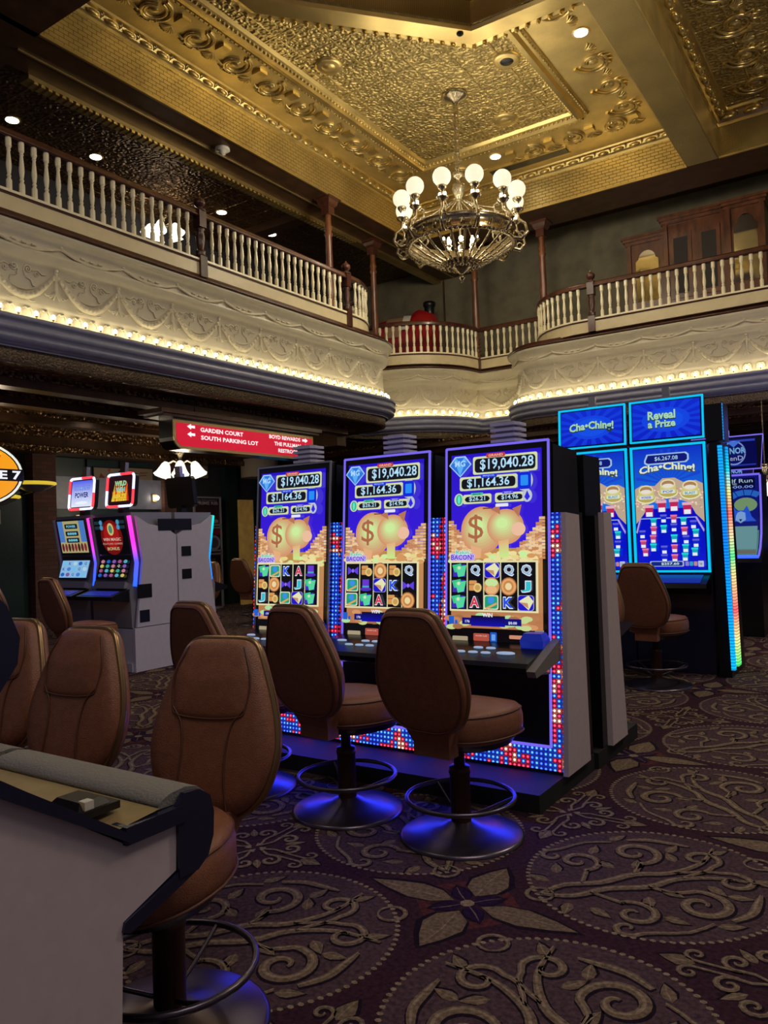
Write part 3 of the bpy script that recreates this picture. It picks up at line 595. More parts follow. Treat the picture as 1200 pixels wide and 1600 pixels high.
# ------------------------------------------------------------------ gold ceiling
ZB, ZC = 8.0, 8.75
def ceiling():
    mb = MB(); BX0, BX1 = -9.8, -8.9; RY0, RY1 = 14.95, 16.0
    # octagonal well in the middle of the coffer
    O = [(-7.0, 4.2), (-7.0, 7.75), (-4.95, 10.15), (-3.05, 10.25)]
    # coffer plates around the well (tin = main field)
    ix0, ix1, iy1 = -7.7, -4.45, 13.35
    def q(pts, z, mi): mb.add([(x, y, z) for x, y in pts], [tuple(range(len(pts)))[::-1]], mi)
    q([(-8.9, 5.8), (ix0, 5.8), (ix0, iy1), (-8.9, 14.95)], ZC, 4)                       # plain band under the scrolls
    q([(-8.9, 14.95), (ix0, iy1), (ix1, iy1), (-3.05, 14.95)], ZC, 4)
    q([(ix1, iy1), (ix1, 10.2), (-3.05, 10.2), (-3.05, 14.95)], ZC, 4)
    q([(ix0, 5.8), (-7.0, 5.8), O[1], O[2], (ix1, 10.2), (ix1, iy1), (ix0, iy1)], ZC + .02, 0)
    # beams
    mb.box(BX0, BX1, -2, 18, ZB, ZB + 1.2, 5); mb.box(-8.9, 6, RY0, RY1, ZB, ZB + 1.2, 5)
    mb.box(-3.05, -2.5, 5.2, RY0, ZB, ZB + 1.2, 4); mb.box(-9.0, 6, 5.2, 5.8, ZB, ZB + 1.2, 5)
    e = .004
    mb.add([(BX1 + e, 5.8, ZB), (BX1 + e, 14.95, ZB), (BX1 + e, 14.95, ZC), (BX1 + e, 5.8, ZC)], [(0, 1, 2, 3)], 2)
    mb.add([(-8.9, RY0 - e, ZB), (-3.05, RY0 - e, ZB), (-3.05, RY0 - e, ZC), (-8.9, RY0 - e, ZC)], [(0, 1, 2, 3)], 2)
    mb.add([(-2.5, RY0 - e, ZB), (5, RY0 - e, ZB), (5, RY0 - e, ZC), (-2.5, RY0 - e, ZC)], [(0, 1, 2, 3)], 1)
    q([(-3.03, 5.8), (-2.52, 5.8), (-2.52, RY0), (-3.03, RY0)], ZB - e, 1)
    # thin bright bead along lower beam edges
    mb.box(BX1 - .02, BX1 + .02, 5.8, 14.97, ZB - .015, ZB + .02, 3); mb.box(-8.9, -3.05, RY0 - .02, RY0 + .02, ZB - .015, ZB + .02, 3); mb.box(-2.5, 5, RY0 - .02, RY0 + .02, ZB - .015, ZB + .02, 3)
    mb.box(BX0 - .5, BX0 - .0, -2, 18, ZB + .25, ZB + .32, 5)
    # second coffer
    q([(-2.5, 5.8), (5, 5.8), (5, RY0), (-2.5, RY0)], ZC, 0)
    # egg-and-leaf cornices
    def cornice(a, b, nx, ny, z, size=1., beads=True):
        a = Vector((*a, 0)); b = Vector((*b, 0)); L = (b - a).length; t = (b - a) / L; n = Vector((nx, ny, 0))
        prof = [(0, z - .16 * size), (.02, z - .16 * size), (.03, z - .12 * size), (.06, z - .10 * size), (.10 * size, z - .04 * size), (.16 * size, z - .03 * size), (.17 * size, z)]
        mb.loops([[tuple(a + n * o + Vector((0, 0, zz))) for o, zz in prof], [tuple(b + n * o + Vector((0, 0, zz))) for o, zz in prof]], 3, (False, False), False, False)
        st = .30 * size; k = 0
        while beads and (k + .5) * st < L:
            c = a + t * (k + .5) * st + n * .085 * size + Vector((0, 0, z - .085 * size)); s0 = len(mb.v)
            mb.ball((0, 0, 0), .055 * size, 3, 8, 5); ang = math.atan2(t.y, t.x)
            mb.xform(lambda p: tuple(c + t * p[0] * 1.9 + n * p[1] * .9 + Vector((0, 0, p[2] * .8 + p[1] * -.2))), s0)
            mb.tube([c + t * .13 * size + n * -.03, c + t * .15 * size + n * .03 + Vector((0, 0, .02)), c + t * .12 * size + n * .05 + Vector((0, 0, .04))], .014 * size, 4, 3)
            k += 1
    cornice((-8.9, 5.8), (-8.9, 14.95), 1, 0, ZC); cornice((-8.9, 14.95), (-3.05, 14.95), 0, -1, ZC)
    cornice((-2.5, 5.8), (-2.5, 14.95), 1, 0, ZC, 1.3); cornice((-2.5, 14.95), (5, 14.95), 0, -1, ZC, 1.3)
    # frames of the central field
    def frame(a, b, nx, ny):
        a = Vector((*a, 0)); b = Vector((*b, 0)); L = (b - a).length; t = (b - a) / L; n = Vector((nx, ny, 0))
        prof = [(-.16, ZC), (-.15, ZC - .03), (-.10, ZC - .05), (-.06, ZC - .045), (-.02, ZC - .10), (.05, ZC - .11), (.07, ZC - .05), (.13, ZC - .03), (.16, ZC + .02)]
        mb.loops([[tuple(a + n * o + Vector((0, 0, zz))) for o, zz in prof], [tuple(b + n * o + Vector((0, 0, zz))) for o, zz in prof]], 3, (False, False), False, False)
        k = 0
        while (k + .5) * .085 < L:
            c = a + t * (k + .5) * .085 + n * .085 + Vector((0, 0, ZC - .05)); mb.ball(c, .026, 3, 6, 4)
            c = a + t * (k + .5) * .085 + n * -.12 + Vector((0, 0, ZC - .05)); mb.ball(c, .018, 3, 5, 3); k += 1
    frame((ix0, 5.8), (ix0, iy1), 1, 0); frame((ix0, iy1), (ix1, iy1), 0, -1); frame((ix1, iy1), (ix1, 10.2), -1, 0)
    # scroll ornament on the flat bands
    def scroll(cx, cy, R, a0, d, z=ZC):
        for rr, rad, tn in ((R, .030, .95), (R * .72, .022, 1.0)):
            mb.tube([(x, y, z - .01) for x, y in spiral(cx, cy, rr, tn, a0, d, 18, .45)], rad, 5, 3)
        s0 = len(mb.v); mb.ball((cx, cy, z), R * .30, 3, 8, 4, .35)
        for q_ in range(5):
            a = a0 + PI + d * (q_ - 2) * .42; mb.tube([(cx + math.cos(a) * R * .55, cy + math.sin(a) * R * .55, z), (cx + math.cos(a) * R * .8, cy + math.sin(a) * R * .8, z - .03), (cx + math.cos(a + .25) * R * 1.0, cy + math.sin(a + .25) * R * 1.0, z)], [.012, .022, .008], 5, 3)
    def shell(cx, cy, ax, ay, z=ZC):
        for q_ in range(-3, 4):
            a = math.atan2(ay, ax) + q_ * .33; mb.tube([(cx, cy, z), (cx + math.cos(a) * .1, cy + math.sin(a) * .1, z - .025), (cx + math.cos(a) * .17, cy + math.sin(a) * .17, z)], [.008, .02, .012], 5, 3)
    y = 6.3; k = 0
    while y < 14.0:
        scroll(-8.22, y, .27, 0, 1); shell(-8.30, y + .38, -1, 0); mb.box(-8.16, -7.98, y + .30, y + .46, ZC - .05, ZC, 3); y += .78
    x = -7.2
    while x < -3.6:
        if abs(x + 6.33) > .3: scroll(x, 14.05, .25, -PI / 2, 1)
        shell(x + .38, 14.12, 0, 1); mb.box(x + .30, x + .46, 13.82, 13.98, ZC - .05, ZC, 3); x += .78
    y = 9.55
    while y < 13.6:
        if abs(y - 11.12) > .4: scroll(-3.75, y, .30, PI, -1)
        shell(-3.75, y + .42, 1, 0); y += .80
    y = 6.6
    while y < 14.2: scroll(-1.75, y, .33, PI, -1); shell(-1.75, y + .48, 1, 0); y += .95
    x = -.9
    while x < 3: scroll(x, 14.1, .28, -PI / 2, 1); x += .9
    frame((-1.1, 5.8), (-1.1, 13.4), -1, 0); frame((-1.1, 13.4), (4, 13.4), 0, 1)
    # octagonal collar and well
    OO = [(-7.0, 3.8), (-7.0, 7.75), (-4.95, 10.15), (-1.2, 10.25)]
    OP = Path([OO[1], OO[2], (-3.0, 10.2), OO[3]][::1]); OP0 = Path([OO[0], OO[1], OO[2], (-3.0, 10.2), OO[3]])
    sweep(mb, OP0, [(-.30, ZC + .02), (-.28, ZC - .05), (-.22, ZC - .09), (-.14, ZC - .06), (-.10, ZC - .12), (0, ZC - .16), (.02, ZC - .20), (.32, ZC - .21), (.34, ZC - .16)], 3, smooth=False)
    sweep(mb, OP0, [(.34, ZC - .16), (.36, ZC - .13), (.37, ZC + .18)], 1, smooth=False); sweep(mb, OP0, [(.37, ZC + .18), (.44, ZC + .20), (.44, ZC + .26), (.40, ZC + .28)], 3, smooth=False)
    sweep(mb, OP0, [(.40, ZC + .28), (.40, ZC + .62)], 6, smooth=False); sweep(mb, OP0, [(.40, ZC + .62), (.60, ZC + .66), (.60, ZC + 1.6)], 5, smooth=False)
    for d in [.1 + .16 * i for i in range(int(OP0.len / .16))]:
        if d > 3: p = OP0.at(d, -.20, ZC - .10); mb.ball(p, .038, 3, 6, 4)
    q([(-8, 3), (2, 3), (2, 11), (-8, 11)], ZC + 1.5, 5)
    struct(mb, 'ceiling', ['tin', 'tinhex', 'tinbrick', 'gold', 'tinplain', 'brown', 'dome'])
    # gallery ceilings beyond the beams, dark pressed tin
    mb = MB()
    def q(pts, z, mi): mb.add([(x, y, z) for x, y in pts], [tuple(range(len(pts)))[::-1]], mi)
    q([(-15, -2), (-9.8, -2), (-9.8, 19), (-15, 19)], 8.32, 0); q([(-9.8, 16.0), (6, 16.0), (6, 19), (-9.8, 19)], 8.6, 1)
    mb.box(-10.0, -9.78, 6.2, 18, 7.94, 8.2, 2); mb.box(-9.40, -9.37, 5.8, 18, 7.98, 8.0, 2); mb.box(-15, -9.8, 5.2, 5.9, 8.0, 8.4, 1)
    k = 0
    while 6.3 + k * .11 < 14: mb.box(-9.97, -9.81, 6.3 + k * .11, 6.36 + k * .11, 7.915, 7.945, 2); k += 1
    mb.box(-13, -9.8, 12.6, 12.9, 8.15, 8.32, 1)
    struct(mb, 'trim_4', ['brtin', 'brown', 'gold'])
ceiling()

# ------------------------------------------------------------------ walls
def wallbox(name, x0, x1, y0, y1, z0, z1, m): b = MB(); b.box(x0, x1, y0, y1, z0, z1); return struct(b, name, m)
wallbox('wall_back_upper', -15, 6, 17.7, 17.9, 5.1, 9.0, 'wallgreen')
wallbox('wall_left_upper', -13.2, -13.0, -2, 18, 5.1, 8.6, 'void')
wallbox('wall_left', -13.2, -13.0, -2, 21.5, 0, 3.56, 'void')
wallbox('wall_back', -13.2, 5, 21.4, 21.6, 0, 3.56, 'void')
mb = MB(); mb.box(-9.72, -9.69, 17.66, 17.7, 5.1, 8.6); mb.box(-6.95, -6.93, 17.68, 17.7, 5.1, 8.6); struct(mb, 'trim_5', 'brown')
mb = MB()
mb.box(-13.0, -12.78, 8.0, 8.45, 0, 3.2, 0)                                  # brick pier
mb.box(-13.0, -12.8, 10.95, 11.45, 1.2, 3.2, 0)
mb.box(-13.0, -12.86, 12.75, 13.15, 0, 3.2, 1); mb.box(-13.0, -12.9, 13.8, 14.1, 0, 3.2, 1)
for y in (8.45, 9.2, 9.95): mb.box(-13.0, -12.95, y + .03, y + .70, .1, 3.1, 1)
mb.box(-12.98, -12.90, 8.5, 11.6, 2.15, 2.75, 2)
struct(mb, 'trim_6', ['brick', 'darkgreen', 'greypaint'])
mb = MB(); mb.box(-13.0, -12.93, 5.6, 7.95, 0, 2.45, 0); mb.box(-12.93, -12.90, 5.7, 6.75, .1, 2.35, 0); mb.box(-12.93, -12.90, 6.8, 7.85, .1, 2.35, 0); mb.box(-12.9, -12.86, 6.7, 6.85, 1.0, 1.05, 1)
struct(mb, 'door_1', ['darkgreen', 'chrome'])
# fabric banner pictures high on the left wall
def banner(y0, y1, z0, z1, label, pts):
    e = empty('wall_picture', (-12.93, (y0 + y1) / 2, z0), 0, label, 'picture'); a = Art(y1 - y0, z1 - z0, place=lambda x, z, d: (d + .012, x, z), step=.002)
    b = MB(); b.box(-.02, .012, -(y1 - y0) / 2 - .02, (y1 - y0) / 2 + .02, -.02, z1 - z0 + .02); b.build('frame', 'black', e)
    a.rect(0, 0, 1, 1, '8a7a66'); 
    for p in pts: a.poly(*p)
    a.build('picture', 'print', e); return e
banner(9.35, 9.95, 2.62, 2.95, 'small beige wall picture with a red curl, left of its twin above the slot machines', [([(.1, .9), (.25, .3), (.4, .55), (.2, .95)], '7a2018'), ([(.5, .1), (.62, .0), (.6, .3)], 'a04038')])
banner(10.0, 10.75, 2.70, 2.98, 'beige wall picture with script strokes above the orange flame topper', [([(.1, .3), (.35, .2), (.3, .6), (.12, .7)], 'a88058'), ([(.55, .3), (.85, .25), (.84, .32), (.56, .38)], '6a3a30'), ([(.55, .5), (.8, .45), (.8, .52), (.56, .57)], '6a3a30')])
banner(11.5, 12.3, 2.85, 3.12, 'beige wall picture with a red flick beside the brick pier', [([(.5, .1), (.58, .1), (.54, .7)], '903028')])

# gallery back-bar cabinet on the right
def backbar():
    e = empty('back_bar_cabinet', (-3.4, 17.35, 5.1), 0, 'carved wooden cabinet with two arched mirrors behind the right gallery railing', 'cabinet')
    W = [(-1.42, -.62, 2.62, .28), (-.62, .62, 2.86, .36), (.62, 1.34, 2.86, .40)]
    mb = MB()
    for x0, x1, h, dp in W:
        mb.box(x0, x1, -dp + .1, .34, 0, h - .12); mb.box(x0 - .03, x1 + .03, -dp + .04, .34, h - .16, h - .10); mb.box(x0 - .06, x1 + .06, -dp - .02, .34, h - .10, h - .05); mb.box(x0 - .09, x1 + .09, -dp - .06, .34, h - .05, h)
        for xx in (x0, x1 - .09): mb.box(xx, xx + .09, -dp + .05, -dp + .1, 0, h - .16)
    mb.build('carcase', 'wood', e)
    def arch(cx, w_, z0, z1, y, mi, mb):
        pts = [(cx - w_ / 2, z0), (cx + w_ / 2, z0), (cx + w_ / 2, z1 - .22), (cx + w_ / 2 - .05, z1 - .18)] + [(cx + (w_ / 2 - .06) * math.cos(t), z1 - .18 + .18 * math.sin(t)) for t in [PI * k / 10 for k in range(11)]] + [(cx - w_ / 2 + .05, z1 - .18), (cx - w_ / 2, z1 - .22)]
        mb.prism(pts, y, y + .02, 'y', mi)
    b = MB(); arch(-1.0, .48, 1.2, 2.30, -.195, 0, b); b.build('mirror', 'mirror', e); b = MB(); arch(.98, .44, 1.2, 2.55, -.315, 0, b); b.build('mirror', 'mirror', e)
    for x0, x1 in ((-.50, -.06), (.06, .5)):
        b = MB(); b.box(x0, x1, -.285, -.26, 1.1, 2.48, 0)
        b.box(x0 + .08, x1 - .08, -.292, -.28, 1.2, 2.38, 1); b.build('panel_door', ['wood', 'darkmesh'], e)
    b = MB(); b.box(-1.2, 1.2, -.31, -.2, .1, .95); b.build('glass_front', 'mirror', e)
backbar()

# things behind the bowed railing
e = empty('draped_bench', (-9.70, 15.75, 5.1), .12, 'red vinyl covered bundle with a tan and white stripe behind the bowed back railing', 'bench')
mb = MB(); L_ = []
for k in range(13):
    t = k / 12; x = -.75 + 1.5 * t; h = 1.42 + .06 * math.sin(t * 9) + .17 * math.exp(-((t - .72) / .16) ** 2); r = .26
    L_.append([(x, -r, 0), (x, -r * 1.05, h * .5), (x, -r * .9, h * .85), (x, -r * .4, h), (x, r * .4, h), (x, r * .9, h * .85), (x, r, 0)])
mb.loops(L_, 0, (True, True), True); mb.build('cover', 'redfab', e)
mb = MB(); L_ = [[(x, -r, 1.0), (x, -r * .93, 1.27), (x, -r * .4, hh), (x, r * .4, hh)] for x, hh, r in ((-.45, 1.50, .275), (-.2, 1.50, .275), (.0, 1.49, .275))]; mb.loops(L_, 0, (False, False), True, False); mb.build('stripe', mat('tan_stripe', (.30, .18, .11), .5), e)
mb = MB(); L_ = [[(x, -r, 1.15), (x, -r * .93, 1.29), (x, -r * .4, hh), (x, r * .4, hh)] for x, hh, r in ((.0, 1.52, .28), (.2, 1.50, .28))]; mb.loops(L_, 0, (False, False), True, False); mb.build('white_patch', 'plastic', e)
e = empty('black_stool_stand', (-9.62, 16.75, 5.1), 0, 'black upturned cup-shaped stand behind the bowed back railing', 'stand')
mb = MB(); mb.lathe([(.20, 0), (.20, .03), (.04, .06), (.03, 1.68), (.05, 1.73)], 14); mb.build('pole', 'black', e); mb = MB(); mb.lathe([(.12, 1.73), (.125, 1.95), (.15, 1.98), (.16, 2.06), (.13, 2.09), (0, 2.10)], 14); mb.build('cup', 'black', e)
e = empty('light_switch', (-10.35, 17.66, 6.98), 0, 'ivory switch plate on the upper back wall beside the turned column', 'switch')
mb = MB(); mb.box(-.09, .09, 0, .025, -.13, .13); mb.build('plate', 'plastic', e); mb = MB(); mb.box(-.02, .02, -.02, 0, -.03, .03); mb.build('toggle', 'plastic', e)

# ------------------------------------------------------------------ ceiling fittings
def downlight(x, y, z, label, power, group=None, r=.10):
    e = empty('downlight', (x, y, z), 0, label, 'ceiling light', group)
    b = MB(); b.lathe([(r * .8, -.004), (r * 1.25, -.02), (r * 1.3, -.008), (r * 1.3, .0)], 20, cap=False); b.build('trim_ring', 'gilt', e); b = MB(); b.lathe([(0, -.022), (r * 1.0, -.018), (r, -.002)], 20); b.build('lens', 'down', e)
    if power: spot_light('downlight_beam', (x, y, z - .06), power, (1, .85, .62), 2.2, .7, .08)
downlight(-3.65, 11.12, ZC, 'round recessed light in the gold ceiling at the upper right, brightest of the ceiling spots', 90)
downlight(-6.33, 13.82, ZC, 'small round recessed light in the gold ceiling just right of the chandelier rod', 90)
for i, (x, y, s_) in enumerate(((-11.6, 7.05, 'recessed light above the left gallery, leftmost of the row of four'), (-11.6, 8.6, 'recessed light above the left gallery, second from the left'), (-11.6, 11.65, 'recessed light above the left gallery just past the nearer newel post'), (-11.6, 13.2, 'recessed light above the left gallery, farthest right of the row of four'))):
    downlight(x, y, 8.32, s_, 14)
downlight(-10.7, 8.25, 3.40 + .158, 'recessed light under the left gallery, left of the red sign', 10, r=.12)
for i, (x, y, s_) in enumerate(((-7.12, 9.55, 'round gold speaker cover in the ceiling near the octagonal collar'), (-4.83, 11.1, 'round gold speaker cover with a dark centre right of the chandelier'), (-5.6, 12.7, 'round gold speaker cover behind the chandelier rod'))):
    e = empty('ceiling_speaker', (x, y, ZC + .02), 0, s_, 'speaker'); b = MB(); b.lathe([(0, -.04), (.17, -.04), (.21, -.03), (.215, 0)], 24); b.build('cover', 'gold', e)
    b = MB(); b.lathe([(0, -.048), (.10, -.046), (.105, -.04)], 20); b.build('grille', 'black' if i == 1 else 'gold', e)
e = empty('smoke_detector', (-9.2, 9.3, 8.0), 0, 'white smoke detector on the dark beam above the left railing', 'smoke detector'); b = MB(); b.lathe([(.12, 0), (.125, -.03), (.10, -.045), (.06, -.05), (.05, -.10), (0, -.11)], 20); b.build('body', 'plastic', e)
e = empty('ceiling_vent', (-5.9, 14.4, ZC), 0, 'long dark slot vent in the gold ceiling behind the chandelier', 'vent'); b = MB(); b.box(-.8, .8, -.12, .12, -.03, 0); b.build('slot', 'black', e); b = MB(); b.box(-.83, .83, -.15, -.12, -.04, 0); b.box(-.83, .83, .12, .15, -.04, 0); b.build('frame', 'gold', e)
for x, y, s_ in ((-4.95 - .0, 9.78, 'tiny black camera at the inner corner of the octagonal ceiling collar'),):
    e = empty('dome_camera', (x, y, ZC - .21), 0, s_, 'camera'); b = MB(); b.lathe([(.05, 0), (.05, -.015), (.035, -.03), (0, -.05)], 12); b.build('dome', 'black', e)

# ------------------------------------------------------------------ chandelier
def chandelier():
    cx, cy = -5.95, 11.48
    e = empty('chandelier', (cx, cy, ZC + .02), 0, 'great brass chandelier with frosted glass globes hanging from the gold ceiling', 'chandelier')
    mb = MB(); mb.lathe([(0, 0), (.21, 0), (.215, -.03), (.17, -.06), (.11, -.09), (.06, -.13), (.04, -.16)], 28); mb.build('ceiling_canopy', 'antique', e)
    mb = MB(); p = []; z = -.15
    for k in range(5): p += [(.028, z), (.045, z - .05), (.05, z - .12), (.03, z - .19), (.05, z - .205)]; z -= .215
    mb.lathe(p, 12); mb.ball((0, 0, -1.27), .035, 0, 10, 6); mb.lathe([(.02, -1.3), (.10, -1.33), (.09, -1.40), (.03, -1.42), (.03, -1.5), (.1, -1.52), (.11, -1.60), (.07, -1.72), (.03, -1.80), (.016, -1.86), (.016, -2.56), (.03, -2.6)], 14); mb.build('stem', 'antique', e)
    ZR = -2.58; R = .86
    mb = MB(); mb.lathe([(R - .03, ZR), (R + .03, ZR - .01), (R + .05, ZR + .03), (R + .01, ZR + .06), (R + .02, ZR + .20), (R + .06, ZR + .24), (R + .02, ZR + .27), (R - .02, ZR + .24), (R - .03, ZR)], 60, cap=False)
    for k in range(72):
        a = 2 * PI * k / 72; mb.ball((math.cos(a) * (R + .045), math.sin(a) * (R + .045), ZR - .002), .022, 0, 6, 4)
        if k % 3 == 0: mb.tube([(math.cos(a + q * .02) * (R + .03), math.sin(a + q * .02) * (R + .03), ZR + .13 + dz) for q, dz in ((-1.5, -.05), (0, .02), (1.5, .05), (2, 0), (1, -.03))], .012, 5, 0)
    mb.build('ring', 'antique', e)
    for k in range(24):
        a = 2 * PI * k / 24 + .05; mb = MB(); c, s_ = math.cos(a), math.sin(a)
        pts = [(r * c, r * s_, z) for r, z in ((R - .03, ZR), (.62, ZR - .14), (.38, ZR - .26), (.16, ZR - .33))]; mb.tube(pts, .018, 5, 0)
        for q in range(8):
            t = (q + .5) / 8; r = R - .05 - t * .66; z = ZR - .33 * (1 - (1 - t) ** 1.6) * 1.0; mb.ball((r * c, r * s_, z - .01), .022, 0, 5, 3)
        mb.build('basket_rib', 'antique', e)
    mb = MB(); mb.lathe([(.30, ZR - .25), (.20, ZR - .33), (.12, ZR - .37), (.10, ZR - .40), (.05, ZR - .43), (.03, ZR - .46), (.06, ZR - .49), (.045, ZR - .53), (.015, ZR - .56), (.022, ZR - .59), (0, ZR - .62)], 20)
    for k in range(12): a = 2 * PI * k / 12; mb.ball((math.cos(a) * .2, math.sin(a) * .2, ZR - .33), .045, 0, 6, 4)
    mb.build('finial', 'antique', e)
    base = math.atan2(-cy, -cx)                                   # lamps start from the side nearest the room's middle
    for k in range(12):
        a = base + math.radians(15 + 30 * k); c, s_ = math.cos(a), math.sin(a); back = k in (4, 5, 6, 7)
        def P(r, z): return (r * c, r * s_, z)
        mb = MB()
        mb.tube([P(.88, ZR + .02), P(1.02, ZR - .02), P(1.12, ZR + .08), P(1.08, ZR + .22), P(.98, ZR + .30), P(.97, ZR + .42)], [.03, .035, .03, .026, .03, .026], 7)
        mb.tube([P(1.02 + .05 * math.cos(t), ZR + .05 + .05 * math.sin(t)) for t in [q * .5 for q in range(11)]], .012, 5)
        mb.tube([P(.90, ZR + .28), P(.80, ZR + .34), P(.78, ZR + .44), P(.86, ZR + .46), P(.90, ZR + .40)], .018, 5)
        mb.lathe([(.02, .40), (.09, .45), (.10, .47), (.03, .48)], 12, P(.97, ZR))
        if not back:
            mb.lathe([(.02, .47), (.018, .56), (.04, .58), (.07, .62), (.075, .65), (.06, .66)], 12, P(.97, ZR))
        mb.build('arm', 'antique', e)
        if not back:
            mb = MB(); mb.ball(P(.97, ZR + .79), .145, 0, 20, 12); g = mb.build('globe', 'globe', e)
            d = bpy.data.lights.new('globe_lamp', 'POINT'); d.energy = 46; d.color = (1, .88, .66); d.shadow_soft_size = .14
            lo = bpy.data.objects.new('globe_lamp', d); COL.objects.link(lo); lo.parent = e; lo.location = P(.97, ZR + .79); g.visible_shadow = False
        for q in range(2):
            b = MB(); aa = a + (q - .5) * .09; p = (math.cos(aa) * .97, math.sin(aa) * .97, ZR + .515); b.ball(p, .022, 0, 7, 5, 1.6); b.build('candle_bulb', 'hotbulb', e)
        mb = MB(); mb.tube([P(.95, ZR + .40), P(.75, ZR + .52 - .1), P(.45, ZR + .55), P(.06, ZR + .80)], .009, 4)
        mb.build('stay_chain', 'antique', e)
    for k in range(6):
        a = k * PI / 3; b = MB(); b.ball((.22 * math.cos(a), .22 * math.sin(a), ZR + .07), .035, 0, 8, 6, 1.4); b.lathe([(.02, -.08), (.05, -.05), (.03, -.03)], 8, (.22 * math.cos(a), .22 * math.sin(a), ZR + .05), 1); b.lathe([(.006, -.25), (.006, -.05)], 6, (.22 * math.cos(a), .22 * math.sin(a), ZR + .03), 1); b.build('inner_bulb', ['hotbulb', 'antique'], e)
chandelier()

def tulip_fixture(name, loc, label, n=6, s=1., power=6):
    e = empty(name, loc, 0, label, 'light fixture')
    b = MB(); b.lathe([(0, 0), (.09 * s, 0), (.10 * s, -.03 * s), (.03 * s, -.06 * s), (.025 * s, -.16 * s), (.06 * s, -.19 * s), (0, -.23 * s)], 16); b.build('stem', 'antique', e)
    for k in range(n):
        a = 2 * PI * k / n + .3; c, q = math.cos(a), math.sin(a); b = MB()
        b.tube([(0, 0, -.17 * s), (c * .10 * s, q * .10 * s, -.13 * s), (c * .19 * s, q * .19 * s, -.17 * s)], .012 * s, 6); b.build('arm', 'antique', e)
        b = MB(); b.lathe([(.03, 0), (.05, -.03), (.065, -.08), (.085, -.14), (.11, -.18)], 12, (0, 0, 0), cap=False); b.ball((0, 0, -.09), .045, 0, 8, 6)
        b.xform(lambda p: (lambda x, z: (c * (x * .93 - z * .37 + .19) * s - q * p[1] * s, q * (x * .93 - z * .37 + .19) * s + c * p[1] * s, (z * .93 + x * .37) * s - .16 * s))(p[0], p[2])); b.build('glass_shade', 'opal', e)
    if power:
        d = bpy.data.lights.new('tulip_lamp', 'POINT'); d.energy = power; d.color = (1, .85, .6); d.shadow_soft_size = .15; lo = bpy.data.objects.new('tulip_lamp', d); COL.objects.link(lo); lo.parent = e; lo.location = (0, 0, -.42 * s)
    return e
tulip_fixture('tulip_ceiling_light', (-11.0, 9.8, 3.14), 'brass ceiling light with tulip glass shades hanging beside the red sign', 6, 1.45, 30)
tulip_fixture('tulip_ceiling_light', (-12.3, 10.7, 8.12), 'brass light with tulip glass shades behind the left gallery balusters', 5, 1.3, 14)
mb = MB(); mb.tube([(-12.3, 10.7, 8.32), (-12.3, 10.7, 8.1)], .012, 6); o = mb.build('hanging_rod', 'antique'); tag(o, 'thin brass rod dropping to the tulip light over the left gallery', 'rod')
tulip_fixture('tulip_ceiling_light', (-1.98, 14.8, 2.45), 'brass light with tulip glass shades at the right edge above the wolf slot machine', 5, 1.5, 3)
mb = MB(); mb.tube([(-1.98, 14.8, 3.56), (-1.98, 14.8, 2.45)], .012, 6); o = mb.build('hanging_rod', 'antique'); tag(o, 'thin rod carrying the tulip light at the right edge', 'rod')

